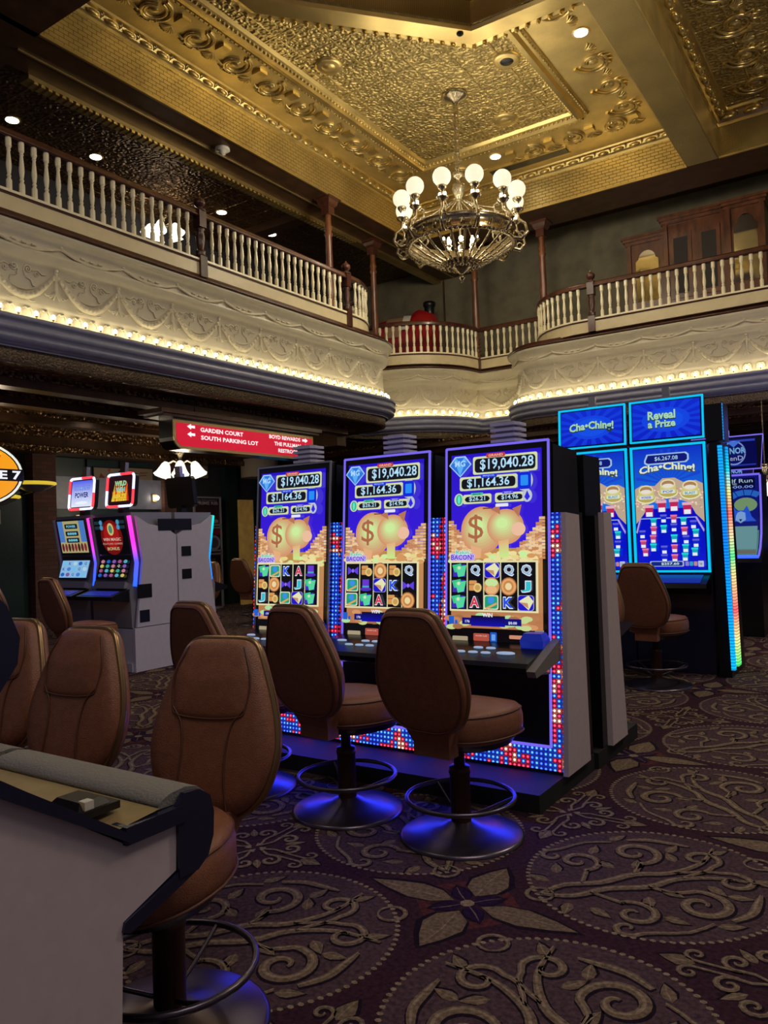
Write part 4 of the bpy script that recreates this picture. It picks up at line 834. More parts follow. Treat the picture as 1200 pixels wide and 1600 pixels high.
# ------------------------------------------------------------------ casino chairs
BO = [(0, 0), (.075, .003), (.135, .028), (.18, .078), (.209, .155), (.219, .235), (.210, .315), (.188, .40), (.161, .48), (.135, .55), (.115, .582), (.080, .598), (0, .6)]
HB = [(x * 1.14, z * 1.02) for x, z in catmull(BO, 3)]; OUT = HB + [(-x, z) for x, z in HB[-2:0:-1]]      # closed outline of the back
def chair_proto():
    e = empty('casino_chair', (0, 0, 0), 0, 'x', 'chair')
    tilt = math.radians(14); base = Vector((0, -.235, .555))
    def place(mb): mb.xform(lambda p: tuple(base + Vector((p[0], p[1] * math.cos(tilt) - p[2] * math.sin(tilt), p[1] * math.sin(tilt) + p[2] * math.cos(tilt)))))
    cz = .29
    def lp(s, y, k=0.): return [(x * s, y + k * (1 - (x / .25) ** 2), cz + (z - cz) * (s if s > .9 else s)) for x, z in OUT]
    mb = MB(); mb.loops([lp(.5, -.045), lp(.85, -.045), lp(.955, -.038), lp(.985, -.025), lp(.97, -.01)], 0, (True, False)); place(mb); mb.build('back_shell', 'leather', e)
    mb = MB(); mb.tube(lp(.93, -.042), .0045, 5, 0, closed=True); place(mb); mb.build('back_piping', 'seam', e)
    mb = MB(); mb.loops([lp(.97, -.012), lp(1.0, -.01), lp(1.012, .0), lp(1.0, .014), lp(.97, .016)], 0, (False, False)); place(mb); mb.build('edge_trim', 'piping', e)
    mb = MB(); mb.loops([lp(.965, .012), lp(.96, .035), lp(.90, .055), lp(.75, .066), lp(.5, .07), lp(.2, .07)], 0, (False, True)); place(mb); mb.build('back_cushion', 'leather', e)
    # head pad and seams
    head = catmull([(-.11, .570), (-.15, .47), (-.145, .37), (-.12, .335), (0, .325), (.12, .335), (.145, .37), (.15, .47), (.11, .570)], 4)
    def surf(x, z):
        s_ = max(abs(x) / .22, abs(z - cz) / .30); return .072 if s_ < .55 else .072 - (s_ - .55) * .05
    mb = MB(); hp = [(x, surf(x, z) - .004, z) for x, z in head]; c0 = (0, .084, .45); rings = [[(x * q, surf(x * q, .45 + (z - .45) * q) + .010 * (1 - q ** 3), .45 + (z - .45) * q) for x, z in head] for q in (.95, .85, .7, .5, .3, .1)]
    mb.loops([hp] + rings, 0, (False, True), True); place(mb); mb.build('head_pad', 'leather', e)
    mb = MB(); mb.tube([(x, surf(x, z) + .001, z) for x, z in head], .0035, 5)
    for sg in (1, -1): mb.tube([(x * sg, surf(x, z) + .001, z) for x, z in catmull([(.14, .36), (.10, .31), (.085, .22), (.09, .12), (.10, .03)], 4)], .0035, 5)
    place(mb); mb.build('cushion_seam', 'seam', e)
    # seat
    def sl(s, z, k=0.): 
        n = 40; o = []
        for i in range(n):
            a = 2 * PI * i / n; c, q = math.cos(a), math.sin(a); x = .258 * (abs(c) ** .8) * (1 if c > 0 else -1); y = .275 * (abs(q) ** .8) * (1 if q > 0 else -1)
            if y < 0: x *= (1 + y * .55)
            o.append((x * s, .09 + y * s, z + k * (y / .26) ** 2 * (-.02 if y > 0 else .0)))
        return o
    mb = MB(); mb.loops([sl(.90, .475), sl(.97, .49), sl(1.0, .53, 1), sl(1.0, .575, 1), sl(.965, .615, 1), sl(.89, .635, 1), sl(.6, .645, .5), sl(.25, .645)], 0, (True, True)); mb.build('seat', 'leather', e)
    mb = MB(); mb.tube(sl(1.003, .50, 1), .005, 5, 0, closed=True); mb.tube(sl(.972, .612, 1), .004, 5, 0, closed=True); mb.build('seat_piping', 'seam', e)
    mb = MB(); mb.loops([sl(.55, .42), sl(.80, .44), sl(.88, .478)], 0, (True, True)); mb.build('seat_pan', 'black', e)
    mb = MB(); mb.loops([[(x, y, z) for x, y in ((-.10, -.24), (.10, -.24), (.10, -.16), (-.10, -.16))] for z in (.44, .50)] + [[(-.13, -.285, .60), (.13, -.285, .60), (.11, -.18, .60), (-.11, -.18, .60)]], 0, (True, True), False); mb.build('back_bracket', 'leather', e)
    mb = MB(); mb.lathe([(.05, .055), (.05, .30), (.055, .31), (.052, .34), (.028, .345), (.028, .44)], 18); mb.build('pedestal', 'brownmetal', e)
    mb = MB(); mb.lathe([(.305, 0), (.305, .012), (.29, .02), (.18, .038), (.09, .058), (.055, .075), (.0, .08)], 40); mb.build('base_plate', 'bronze', e)
    mb = MB(); mb.tube([(.265 * math.cos(2 * PI * k / 36), .265 * math.sin(2 * PI * k / 36), .19) for k in range(36)], .0115, 8, 0, closed=True); fr = mb.build('foot_ring', 'bronze', e)
    for k in range(3):
        a = k * 2 * PI / 3 + .5; b = MB(); b.tube([(.045 * math.cos(a), .045 * math.sin(a), .10), (.13 * math.cos(a), .13 * math.sin(a), .13), (.26 * math.cos(a), .26 * math.sin(a), .188)], .008, 6); b.build('spoke', 'bronze', fr)
    return e
CP = chair_proto(); _first = [True]
def chair(x, y, rz, label, group):
    if _first[0]:
        _first[0] = False; CP.location = (x, y, 0); CP.rotation_euler = (0, 0, rz); CP['label'] = label; CP['group'] = group; return CP
    return dup(CP, (x, y, 0), rz, label, group)
g1 = 'tan leather chairs at the golden piggy bank slot machines'
chair(-1.88, 3.40, -.06, 'tan leather swivel chair in front of the right piggy bank slot machine', g1)
chair(-2.59, 3.42, -.10, 'tan leather swivel chair in front of the middle piggy bank slot machine', g1)
chair(-3.36, 3.44, -.08, 'tan leather swivel chair in front of the left piggy bank slot machine', g1)
g2 = 'tan leather chairs at the nearest console'
chair(-1.95, 1.635, PI + .24, 'nearest tan leather chair, its cushion seams towards us, tucked against the console corner', g2)
chair(-2.80, 1.66, PI + .14, 'tan leather chair with cushion seams showing, second from the console corner', g2)
chair(-3.50, 1.76, PI + .12, 'tan leather chair cut by the left edge of the photo, behind the console', g2)
g3 = 'chairs at the white slot machine island'
chair(-7.48, 5.22, -.12, 'dark brown leather chair in front of the lit slot machine with the blue power topper', g3)
chair(-8.7, 5.1, .3, 'dark brown leather chair at the far left edge beside the brick pier', g3)
chair(-8.83, 8.05, PI, 'brown leather chair with its head patch facing us behind the white slot cabinet', 'chairs far back on the left')
chair(-9.40, 9.95, 0.0, 'brown leather chair seen from behind near the green pillar', 'chairs far back on the left')
chair(-8.78, 9.95, .15, 'brown leather chair half hidden beside the blue-lit slot machine near the green pillar', 'chairs far back on the left')
g4 = 'reddish chairs at the blue cha-ching slot machines'
chair(-1.97, 7.38, -.08, 'reddish brown leather chair in front of the right tall blue slot machine', g4)
chair(-2.66, 7.38, -.05, 'reddish brown leather chair in front of the left tall blue slot machine', g4)
chair(-2.18, 6.05, PI, 'reddish leather chair behind the piggy bank slot machines, cut by their pale side panel', 'chair behind the bank')

# ------------------------------------------------------------------ piggy bank slot machines
SL = .083
def pig_art(mid, reels):
    W, H = .60, 1.06; a = Art(W, H, place=lambda x, z, d: (x, SL * (z + .905) - .052 - d, z + .905))
    a.grad(0, 0, 1, .62, '2a12c8', '3a1ce0'); a.grad(0, .55, 1, 1, 'c08a50', 'b87850'); rr = random.Random(mid)
    for sx in (0, 1):                                     # stacks of gold coins
        for i in range(9):
            u = (.0 + i * .032) if sx == 0 else (1 - .0 - i * .034); top = .38 + i * .022 + rr.random() * .02
            for j in range(int((.62 - top) / .018)):
                v = top + j * .018; a.rect(u - .03, v, u + .03, v + .015, rr.choice(['e8b880', 'd09a68', 'f0cc98', 'c88858']), up=(j == 0))
    a.k += 1
    for i in range(70): a.ell(rr.random(), .575 + rr.random() * .06, .045, .013, rr.choice(['e8d890', 'd0f0a0', 'd89a60', 'f0e0a0']), 12, up=(i % 8 == 0))
    G, P_, D = 'c8f090', 'e8b080', 'b87858'               # a plain golden money box
    def blend(t): return '%02x%02x%02x' % tuple(int(p + (q - p) * t) for p, q in zip((0xd8, 0x98, 0x70), (0xd0, 0xf0, 0xa0)))
    for k in range(9): t = k / 8; a.ell(.36 - .04 * t, .445 - .022 * t, .235 * (1 - .75 * t), .135 * (1 - .75 * t), blend(t), 30)
    for k in range(8): t = k / 7; a.ell(.62 - .03 * t, .43 - .02 * t, .20 * (1 - .7 * t), .10 * (1 - .72 * t), blend(t), 26)
    a.poly([(.24, .53), (.36, .55), (.35, .605), (.26, .605)], P_); a.poly([(.55, .51), (.66, .50), (.66, .60), (.56, .60)], [P_, P_, G, G]); a.poly([(.47, .33), (.56, .30), (.57, .36)], D); a.poly([(.70, .33), (.80, .31), (.77, .38)], D)
    a.ell(.765, .445, .075, .038, 'f0c0a0', 18); a.rect(.38, .318, .48, .325, '704028')
    a.text('$', .30, .435, .17, .16, 'b06848', .0)
    a.rr(.52, .298, .66, .316, .01, 'e8e8ff') 
    # jackpots
    def box(u0, v0, u1, v1, t, tw, th): a.rr(u0, v0, u1, v1, .02, 'd8e0b0'); a.rr(u0 + .02, v0 + .012, u1 - .02, v1 - .010, .035, '14141c'); a.text(t, (u0 + u1) / 2 + (.02 if tw > .5 else -.0), (v0 + v1) / 2, tw, th, 'b8e4ff', .014)
    box(.27, .022, .97, .125, '$19,040.28', .58, .070); a.rr(.42, .008, .63, .032, .015, 'c03838'); a.text('GRAND', .525, .020, .16, .014, 'f0c0b0')
    box(.12, .135, .76, .215, '$1,164.36', .47, .058); a.rr(.36, .125, .54, .147, .015, '2038d8'); a.text('MAJOR', .45, .136, .13, .012, 'a0b8ff')
    box(.16, .238, .48, .292, '$26.21', .18, .028); box(.52, .238, .84, .292, '$14.96', .18, .028)
    a.rr(.25, .230, .39, .245, .01, '48c8a0'); a.text('MINOR', .32, .2375, .09, .009, '206850'); a.rr(.60, .230, .72, .245, .01, '5048e0'); a.text('MINI', .66, .2375, .07, .009, 'b0b0ff')
    a.poly([(.00, .062), (.07, .012), (.19, .012), (.26, .062), (.13, .135)], 'a8d0ff'); a.poly([(.015, .063), (.08, .02), (.18, .02), (.245, .063), (.13, .127)], '3078e0')
    for p in ([(.08, .02), (.13, .05), (.05, .05)], [(.18, .02), (.13, .05), (.21, .05)], [(.13, .127), (.08, .06), (.18, .06)]): a.poly(p, '60b0f8')
    a.text('MG', .13, .055, .12, .035, 'b0d8ff')
    a.ell(.84, .178, .09, .058, 'c0c8c0'); a.rr(.77, .130, .91, .226, .03, '1028d8'); a.rr(.80, .148, .88, .206, .01, '2890f8')
    a.ell(.12, .265, .055, .036, 'c8d8b0'); a.ell(.12, .265, .034, .030, '20b898'); a.ell(.12, .265, .015, .024, '70e8c8'); a.ell(.87, .262, .052, .036, 'c0c8d8'); a.poly([(.87, .234), (.90, .27), (.87, .29), (.84, .27)], '3028e0')
    # logo
    a.rr(.02, .575, .30, .615, .015, 'b8a0e8'); a.text('BACON!', .16, .597, .26, .032, '5838d8', .03, out='e8d8f8'); a.text('Rakin’', .17, .568, .17, .024, '30c8b8', .02, out='f0f8f0')
    # reels
    a.rect(.02, .618, .98, .902, 'e8e0b0'); a.rect(.035, .628, .955, .892, '0a0a10')
    for i in range(1, 5): a.rect(.035 + i * .184 - .006, .628, .035 + i * .184 + .006, .892, 'd8d8a8', up=(i == 1))
    for r in range(3):
        for c in range(5):
            u, v = .035 + (c + .5) * .184, .628 + (r + .5) * .088; t = reels[r][c]
            if t in 'QKAJ': a.text(t, u, v, .10, .055, {'Q': '9ab8d0', 'K': '2050e8', 'A': 'd83850', 'J': '38c0d0'}[t], .03, out='e8f0ff')
            elif t == '$':
                a.rect(u - .07, v - .035, u + .07, v + .035, '4030b8'); a.poly([(u - .08, v - .03), (u + .02, v - .04), (u + .03, v + .0), (u - .05, v + .012)], '40c888'); a.poly([(u - .04, v - .02), (u + .085, v - .03), (u + .06, v + .03), (u - .01, v + .038)], '58d8a0'); a.ell(u - .0, v - .015, .018, .01, 'd0e8c0')
            elif t == 'c': a.rr(u - .065, v - .032, u + .02, v + .025, .01, 'd89858'); a.rect(u - .065, v - .012, u + .02, v - .006, 'a06838'); a.ell(u + .03, v + .008, .045, .026, 'e8c880'); a.ell(u + .03, v + .008, .028, .016, 'c8a058')
            elif t == 'f': a.rr(u - .085, v - .042, u + .085, v + .042, .03, 'b0a8d0'); a.rr(u - .078, v - .04, u + .078, v + .04, .03, '2018c8'); a.poly([(u - .07, v - .01), (u + .03, v - .042), (u + .08, v - .01), (u + .03, v + .038)], 'e8e8b8'); a.poly([(u - .07, v - .005), (u + .02, v + .0), (u + .03, v + .03)], 'c89070')
            elif t == 'o': a.ell(u, v, .088, .050, 'a86840'); a.ell(u, v, .078, .044, 'e8a868'); a.ell(u, v, .055, .032, 'c88850'); a.ell(u, v, .035, .02, 'f0d8a0')
            elif t == 'p': a.ell(u, v, .085, .050, 'd89860'); a.ell(u, v - .02, .07, .022, 'c8e8a0'); a.ell(u, v + .018, .06, .022, 'e8b880')
            elif t == 'g': a.rr(u - .08, v - .04, u + .08, v + .04, .02, 'e0e0c0'); a.rr(u - .068, v - .034, u + .068, v + .034, .02, '20a078'); a.ell(u, v - .012, .035, .02, '4090e8'); a.poly([(u - .06, v + .03), (u + .06, v - .0), (u + .06, v + .012), (u - .05, v + .04)], 'e0a868')
            elif t == 'h': a.ell(u, v + .025, .075, .012, '5030b8'); a.rect(u - .045, v - .035, u + .045, v + .02, '6838d0'); a.rect(u - .045, v + .004, u + .045, v + .014, '38b0c0')
            elif t == 'b': a.poly([(u - .07, v - .025), (u, v), (u - .07, v + .025)], '6040e0'); a.poly([(u + .07, v - .025), (u, v), (u + .07, v + .025)], '6040e0'); a.ell(u, v, .015, .012, '9070f0')
    for i in range(26): a.ell(rr.random() * .94 + .03, .915 + rr.random() * .075, .06, .015, rr.choice(['c8d890', 'd89868', 'a87048', 'c88858', 'b0e0a0']), 12, up=(i % 5 == 0))
    a.rect(.18, .935, .82, .972, '10107a'); a.grad(.28, .922, .65, .98, '06060e', '1010b0'); a.text('WIN', .46, .918, .11, .022, 'f0f0f8', .03)
    a.text('176' if mid != 4 else '88', .24, .955, .05, .015, 'e0e8ff'); a.text('$0.00', .73, .958, .09, .017, 'e0e8ff'); a.rect(.03, .928, .09, .972, '2060d0'); a.rect(.10, .95, .13, .972, '2060d0')
    return a
def pig_machine(x, mid, reels, label, last=False):
    Y0 = 4.19; e = empty('slot_machine', (x, Y0, 0), 0, label, 'slot machine', 'slot machines with a golden piggy bank on the screen')
    def sh(y, z): return SL * z + y
    mb = MB(); mb.prism([(sh(.0, .1), .10), (sh(0, 1.58), 1.58), (.48, 1.58), (.50, .10)], -.395, .395, 'x'); mb.prism([(sh(.02, 1.58), 1.58), (sh(.02, 1.99), 1.99), (.58, 1.97), (.58, 1.58)], -.34, .34, 'x'); mb.build('cabinet', 'black', e)
    mb = MB(); mb.box(-.40, .40, -.36, .50, 0, .10); mb.build('plinth', 'plinth', e)
    mb = MB(); mb.add([(-.395, sh(-.004, .12), .12), (.395, sh(-.004, .12), .12), (.395, sh(-.004, 1.58), 1.58), (-.395, sh(-.004, 1.58), 1.58)], [(0, 1, 2, 3)]); mb.build('led_panel', 'led', e)
    mb = MB(); mb.prism([(sh(-.045, .27), .27), (sh(-.045, 2.0), 2.0), (sh(0, 2.01), 2.01), (sh(0, .27), .27)], -.335, .335, 'x'); mb.build('screen_bezel', 'black', e)
    mb = MB(); edge = 'violet'
    for sx in (-1, 1): mb.prism([(sh(-.052, .26), .26), (sh(-.052, 2.01), 2.01), (sh(-.04, 2.01), 2.01), (sh(-.04, .26), .26)], sx * .338 - .006, sx * .338 + .006, 'x')
    mb.box(-.338, .338, sh(-.052, 2.0), sh(-.03, 2.0), 2.003, 2.015); mb.box(-.338, .338, sh(-.052, .26), sh(-.03, .26), .255, .268); mb.build('light_edge', edge if mid != 1 else 'silver', e)
    a = pig_art(mid, reels); a.build('screen', 'screen', e)
    a = Art(.62, .12, place=lambda x_, z, d: (x_, SL * (z + .80) - .048 - d, z + .80))
    a.rect(0, 0, 1, 1, '08080e'); a.rr(.26, .38, .43, .75, .01, 'c05848'); a.text('PLAYER CLUB', .345, .5, .12, .07, 'f0c0b0'); a.rr(.44, .3, .51, .85, .01, '2060d0'); a.rr(.455, .4, .495, .7, .005, '70b0ff'); a.rr(.64, .4, .78, .58, .01, 'e09878'); a.rr(.03, .55, .2, .85, .01, 'b8a888'); a.rr(.03, .85, .2, .93, .01, 'c89030'); a.rect(.9, .1, .99, .2, '8a8a90')
    a.build('info_strip', 'dimscreen', e)
    mb = MB(); mb.prism([(sh(-.04, .80), .83), (-.10, .815), (-.30, .77), (-.33, .75), (-.32, .72), (-.26, .70), (sh(0, .66), .66), (sh(0, .83), .83)], -.36, .34, 'x'); mb.build('button_deck', 'blackmetal', e)
    for q, (bx, by, w_) in enumerate(((-.22, -.14, .035), (-.12, -.2, .03), (-.04, -.13, .03), (-.04, -.2, .03), (.04, -.13, .03), (.04, -.2, .03), (.16, -.19, .055))):
        b = MB(); zz = .815 + (by + .10) * .225 + .004; b.lathe([(w_, 0), (w_, .006), (w_ * .8, .009), (0, .009)], 16, (bx, by, zz), 0, True, 1, .6); b.build('button', 'button', e)
    mb = MB(); mb.loops([[(.27 + sx * r * .065, -.03 + sy * r * .05, z) for sx, sy in ((1, -1), (1, 1), (-1, 1), (-1, -1))] for r, z in ((1, .80), (1.1, .86), (.9, .885), (.8, .90))], 0, (True, True), False); mb.build('bill_acceptor', 'bluebez', e)
    for q in range(4): b = MB(); z = 2.03 + q * .034; b.loops([[(-.07, .20, z), (.09, .20, z), (.11, .24, z), (.11, .34, z), (-.07, .34, z)], [(-.07, .20, z + .018), (.09, .20, z + .018), (.11, .24, z + .018), (.11, .34, z + .018), (-.07, .34, z + .018)]], 0, (True, True), False); b.build('beacon_fin', 'white', e)
    mb = MB(); mb.box(-.05, .07, .23, .31, 1.97, 2.16); mb.build('beacon_core', 'silver', e)
    d = bpy.data.lights.new('underdeck_fill', 'AREA'); d.shape = 'RECTANGLE'; d.size = .6; d.size_y = .04; d.energy = 2.6; d.color = (.02, .04, 1); lo = bpy.data.objects.new('underdeck_fill', d); COL.objects.link(lo); lo.parent = e; lo.location = (0, -.06, .36); lo.rotation_euler = (math.radians(-55), 0, 0)  # added blue fill lamp, strengthens the LED panel's light on the chair bases
    if last:
        mb = MB(); mb.prism([(sh(-.01, .10), .10), (sh(-.01, 1.58), 1.58), (.34, 1.565), (.37, .10)], .395, .425, 'x'); mb.build('side_panel', 'pink', e)
        mb = MB(); mb.prism([(sh(-.02, .80), .86), (-.33, .735), (-.31, .70), (.05, .74)], .34, .39, 'x'); mb.build('deck_bracket', 'greypad', e)
    return e
pig_machine(-2.05, 3, [['$', 'Q', 'f', 'Q', 'Q'], ['$', 'c', 'p', 'o', 'J'], ['$', 'A', 'g', 'K', 'f']], 'right slot machine of the three with golden piggy bank screens', True)
pig_machine(-2.85, 2, [['b', 'c', 'o', 'c', 'Q'], ['g', 'h', 'f', 'K', 'b'], ['g', '$', 'A', 'c', 'o']], 'middle slot machine of the three with golden piggy bank screens')
pig_machine(-3.65, 1, [['$', 'g', 'K', 'A', 'h'], ['c', 'o', 'b', 'J', '$'], ['J', 'c', 'g', 'f', '$']], 'left slot machine of the three with golden piggy bank screens, below the red sign')
# the machines standing back to back with them (dark shells seen from behind and beside)
def rear_machine(x, label, last=False):
    e = empty('slot_machine', (x, 5.24, 0), 0, label, 'slot machine', 'slot machines standing back to back with the piggy bank row')
    mb = MB(); mb.prism([(-.42, .10), (-.40, 1.56), (-.12, 1.56), (.02, .10)], -.395, .395, 'x'); mb.box(-.34, .34, -.41, -.10, 1.56, 1.95); mb.build('cabinet', 'black', e)
    mb = MB(); mb.box(-.40, .40, -.53, .30, 0, .10); mb.build('plinth', 'plinth', e)
    mb = MB(); mb.prism([(-.1, .86), (.28, .80), (.30, .77), (-.06, .72)], -.36, .36, 'x'); mb.build('button_deck', 'navy', e)
    mb = MB(); mb.add([(-.33, -.105, 1.0), (.33, -.105, 1.0), (.33, -.115, 1.9), (-.33, -.115, 1.9)], [(3, 2, 1, 0)], 0); mb.build('screen', 'bluebez', e)
    if last:
        mb = MB(); mb.prism([(-.33, .10), (-.33, 1.58), (-.18, 1.58), (-.13, 1.2), (-.02, .10)], .395, .43, 'x'); mb.build('side_panel', 'pink', e)
        mb = MB(); mb.prism([(-.1, .86), (.36, .80), (-.02, .735)], .36, .40, 'x'); mb.build('deck_bracket', 'navy', e)
rear_machine(-2.03, 'dark slot machine backing onto the right piggy bank machine, its pale side panel showing', True)
rear_machine(-2.83, 'dark slot machine backing onto the middle piggy bank machine, only its top showing')
rear_machine(-3.63, 'dark slot machine backing onto the left piggy bank machine, only its top showing')

# ------------------------------------------------------------------ tall blue slot machines
def cc_art():
    W, H = .66, 1.22; a = Art(W, H, place=lambda x, z, d: (x, -.02 - d, z + 1.03)); rr = random.Random(3)
    a.grad(0, 0, 1, .55, '0a30c8', '1878e8'); a.grad(0, .5, 1, 1, '0810c0', '0818d0')
    for k in range(12):
        t0 = -PI * (.08 + k * .076); t1 = t0 - .10; a.poly([(.5, .30), (.5 + .49 * math.cos(t0), .30 + .29 * math.sin(t0)), (.5 + .49 * math.cos(t1), .30 + .29 * math.sin(t1))], '1446d0', up=(k == 0))
    a.poly([(0, .33), (.1, .30), (.3, .31), (.42, .25), (.6, .25), (.72, .29), (.9, .28), (1, .31), (1, .62), (.88, .55), (.8, .46), (.6, .42), (.4, .42), (.2, .46), (.12, .54), (0, .62)], 'c0a890')
    for i in range(150):
        u = rr.random(); v = .31 + rr.random() * .12 + (abs(u - .5) ** 2) * .65 * rr.random(); a.ell(u, min(v, .66), .016, .007, rr.choice(['e8c8b0', 'd09080', 'c0b090', 'e09888', 'f0d8c0']), 8, up=(i % 12 == 0))
    a.poly([(.16, .095), (.20, .045), (.78, .045), (.82, .065), (.82, .11), (.78, .13), (.20, .135), (.16, .12)], 'a0c0e8'); a.poly([(.185, .098), (.22, .055), (.76, .055), (.795, .07), (.795, .105), (.76, .12), (.22, .123), (.185, .113)], '0a1878'); a.text('$6,267.08', .49, .088, .34, .038, 'b8e0ff', .0)
    a.text('Cha•Ching!', .49, .195, .84, .085, '404828', .06, arc=.03); a.text('Cha•Ching!', .49, .190, .82, .078, 'dce8d0', .035, arc=.03)
    for u, v, t, c in ((.17, .365, 'WONDER', '2838c0'), (.50, .325, 'POP', '4868b0'), (.82, .345, 'BLAST', '10909a')):
        a.ell(u, v + .045, .145, .045, 'e8e8c0'); a.ell(u, v + .04, .135, .040, 'b8a858'); a.poly([(u - .11, v - .02), (u + .11, v - .02), (u + .125, v + .05), (u - .125, v + .05)], 'd0c878'); a.ell(u, v - .025, .11, .04, 'e0d8a8'); a.ell(u, v - .025, .09, .028, 'a88058'); a.ell(u, v - .012, .08, .016, 'e8e0d0'); a.rr(u - .1, v + .022, u + .1, v + .052, .01, 'd8e0d8'); a.text(t, u, v + .037, .15, .020, c, .02)
    def gift(u, v, s, c1, c2): a.rect(u - .042 * s, v - .03 * s, u + .042 * s, v + .03 * s, c1); a.rect(u - .034 * s, v + .004 * s, u + .034 * s, v + .03 * s, 'e8eef8'); a.rect(u - .05 * s, v - .038 * s, u + .05 * s, v - .022 * s, c2)
    for u, v in ((.21, .52), (.40, .485), (.58, .48), (.77, .51)): gift(u, v, 1.4, 'c02858', 'e8b0c0')
    a.poly([(0, .69), (.06, .58), (.08, .585), (.02, .70)], 'b0a0e0'); a.rect(.07, .575, .90, .582, 'b0b8e8'); a.poly([(.90, .575), (1, .68), (.99, .70), (.88, .585)], 'b0a0e0')
    for i, (u, v) in enumerate(((.27, .61), (.42, .585), (.57, .59), (.71, .61), (.85, .64), (.27, .68), (.42, .67), (.57, .66), (.72, .69), (.88, .71), (.10, .71), (.26, .75), (.57, .75), (.74, .76), (.11, .79), (.26, .82), (.42, .84), (.57, .83), (.73, .83), (.88, .79), (.14, .86), (.86, .86), (.42, .91), (.57, .91), (.72, .90))):
        gift(u, v, .95, ['18a8b8', '1828c8', 'c04878'][(i * 7) % 3], ['28d8d8', '6060d8', 'e87898'][(i * 7) % 3])
    a.rr(.2, .93, .70, .975, .02, 'a0b0d0'); a.rr(.22, .936, .68, .969, .02, '102888'); a.text('$257.60', .50, .953, .26, .022, 'd0f0e8', .02); a.rr(.90, .93, .98, .978, .01, 'b8c0d8'); a.text('1¢', .94, .954, .03, .02, '101828'); a.rr(.72, .935, .77, .97, .01, '9080c8'); a.rr(.78, .935, .83, .97, .01, '30a0c0'); a.rr(.84, .935, .89, .97, .01, 'c08888')
    return a
def topper_art(lines):
    a = Art(.66, .37, place=lambda x, z, d: (x, -.02 - d, z + .03)); a.grad(0, 0, 1, 1, '0a2ad0', '0a20c8')
    for k in range(18):
        t0 = 2 * PI * k / 18; t1 = t0 + .17
        def cl(t):
            x, y = math.cos(t) * .9, math.sin(t) * .9; m = max(abs(x), abs(y)) / .5; return (.5 + x / m, .5 + y / m)
        a.poly([(.5, .5), cl(t0), cl(t1)], '0e3adc', up=(k == 0))
    a.ell(.5, .5, .36, .34, '0f44e4'); a.ell(.5, .5, .26, .26, '1250ea')
    for t, u, v, tw, th, arc_ in lines: a.text(t, u, v + .02, tw, th * 1.1, '203848', .065, arc=arc_); a.text(t, u, v, tw * .98, th, 'a8d8b8', .035, arc=arc_)
    return a
def frame_bars(mb, x0, x1, z0, z1, y, t=.016, dp=.03, mi=0): mb.box(x0, x1, y, y + dp, z0, z0 + t, mi); mb.box(x0, x1, y, y + dp, z1 - t, z1, mi); mb.box(x0, x0 + t, y, y + dp, z0, z1, mi); mb.box(x1 - t, x1, y, y + dp, z0, z1, mi)
def cc_machine(x, label, lines, last=False):
    e = empty('slot_machine', (x, 8.10, 0), 0, label, 'slot machine', 'tall blue slot machines')
    mb = MB(); mb.box(-.375, .375, .0, .62, .0, 2.30); mb.build('cabinet', 'navy', e)
    mb = MB(); frame_bars(mb, -.365, .365, 1.0, 2.28, -.03, .02); mb.build('light_edge', 'cyan', e)
    cc_art().build('screen', 'screen', e)
    mb = MB(); mb.prism([(0, .98), (-.22, .90), (-.24, .86), (-.20, .80), (0, .78)], -.36, .36, 'x'); mb.build('button_deck', 'blackmetal', e)
    mb = MB(); mb.box(-.12, .3, -.21, -.03, .915, .922); mb.xform(lambda p: (p[0], p[1], p[2] + (p[1] + .1) * .35 + .03)); mb.build('button_screen', 'bluebez', e)
    t = empty('topper', (0, 0, 2.32)); t.parent = e; t.rotation_euler = (math.radians(-4), 0, 0)
    mb = MB(); mb.box(-.355, .355, .0, .06, 0, .43); mb.build('topper_housing', 'black', t); mb = MB(); frame_bars(mb, -.36, .36, 0, .43, -.03, .014); mb.build('topper_light_edge', 'cyan', t); topper_art(lines).build('topper_screen', 'screen', t)
    mb = MB(); mb.box(-.035, .035, .01, .05, .43, .55); mb.box(-.05, .05, .0, .06, .42, .45); mb.build('topper_clip', 'chrome', t)
    if last:
        mb = MB(); mb.prism([(-.12, 2.25), (.30, 2.25), (.62, 0), (-.10, 0)], .42, .53, 'x'); mb.prism([(.0, 2.28), (.0, 2.64), (.3, 2.64), (.3, 2.28)], .37, .53, 'x'); mb.build('side_tower', 'black', e)
        mb = MB(); mb.loops([[(.50, -.15, 2.22), (.535, -.15, 2.22), (.535, -.10, 2.22), (.50, -.10, 2.22)], [(.53, -.13, .08), (.565, -.13, .08), (.565, -.07, .08), (.53, -.07, .08)]], 0, (True, True), False); mb.build('blue_light_strip', 'strip1', e)
        mb = MB(); mb.loops([[(.532, .06, 2.22), (.545, .06, 2.22), (.545, .14, 2.22), (.532, .14, 2.22)], [(.532, .10, .08), (.558, .10, .08), (.558, .25, .08), (.532, .25, .08)]], 0, (True, True), False); mb.build('rainbow_light_strip', 'strip2', e)
        mb = MB(); mb.box(.53, .536, -.005, .003, 2.28, 2.64); mb.build('tower_edge_light', 'strip2', e)
    return e
cc_machine(-1.965, 'tall blue slot machine with the Reveal a Prize topper and rainbow side lights', [('Reveal', .44, .36, .42, .24, 0), ('a Prize', .44, .60, .42, .21, 0)], True)
cc_machine(-2.73, 'tall blue slot machine with the Cha Ching topper, left of its twin', [('Cha•Ching!', .5, .52, .74, .30, .05)])

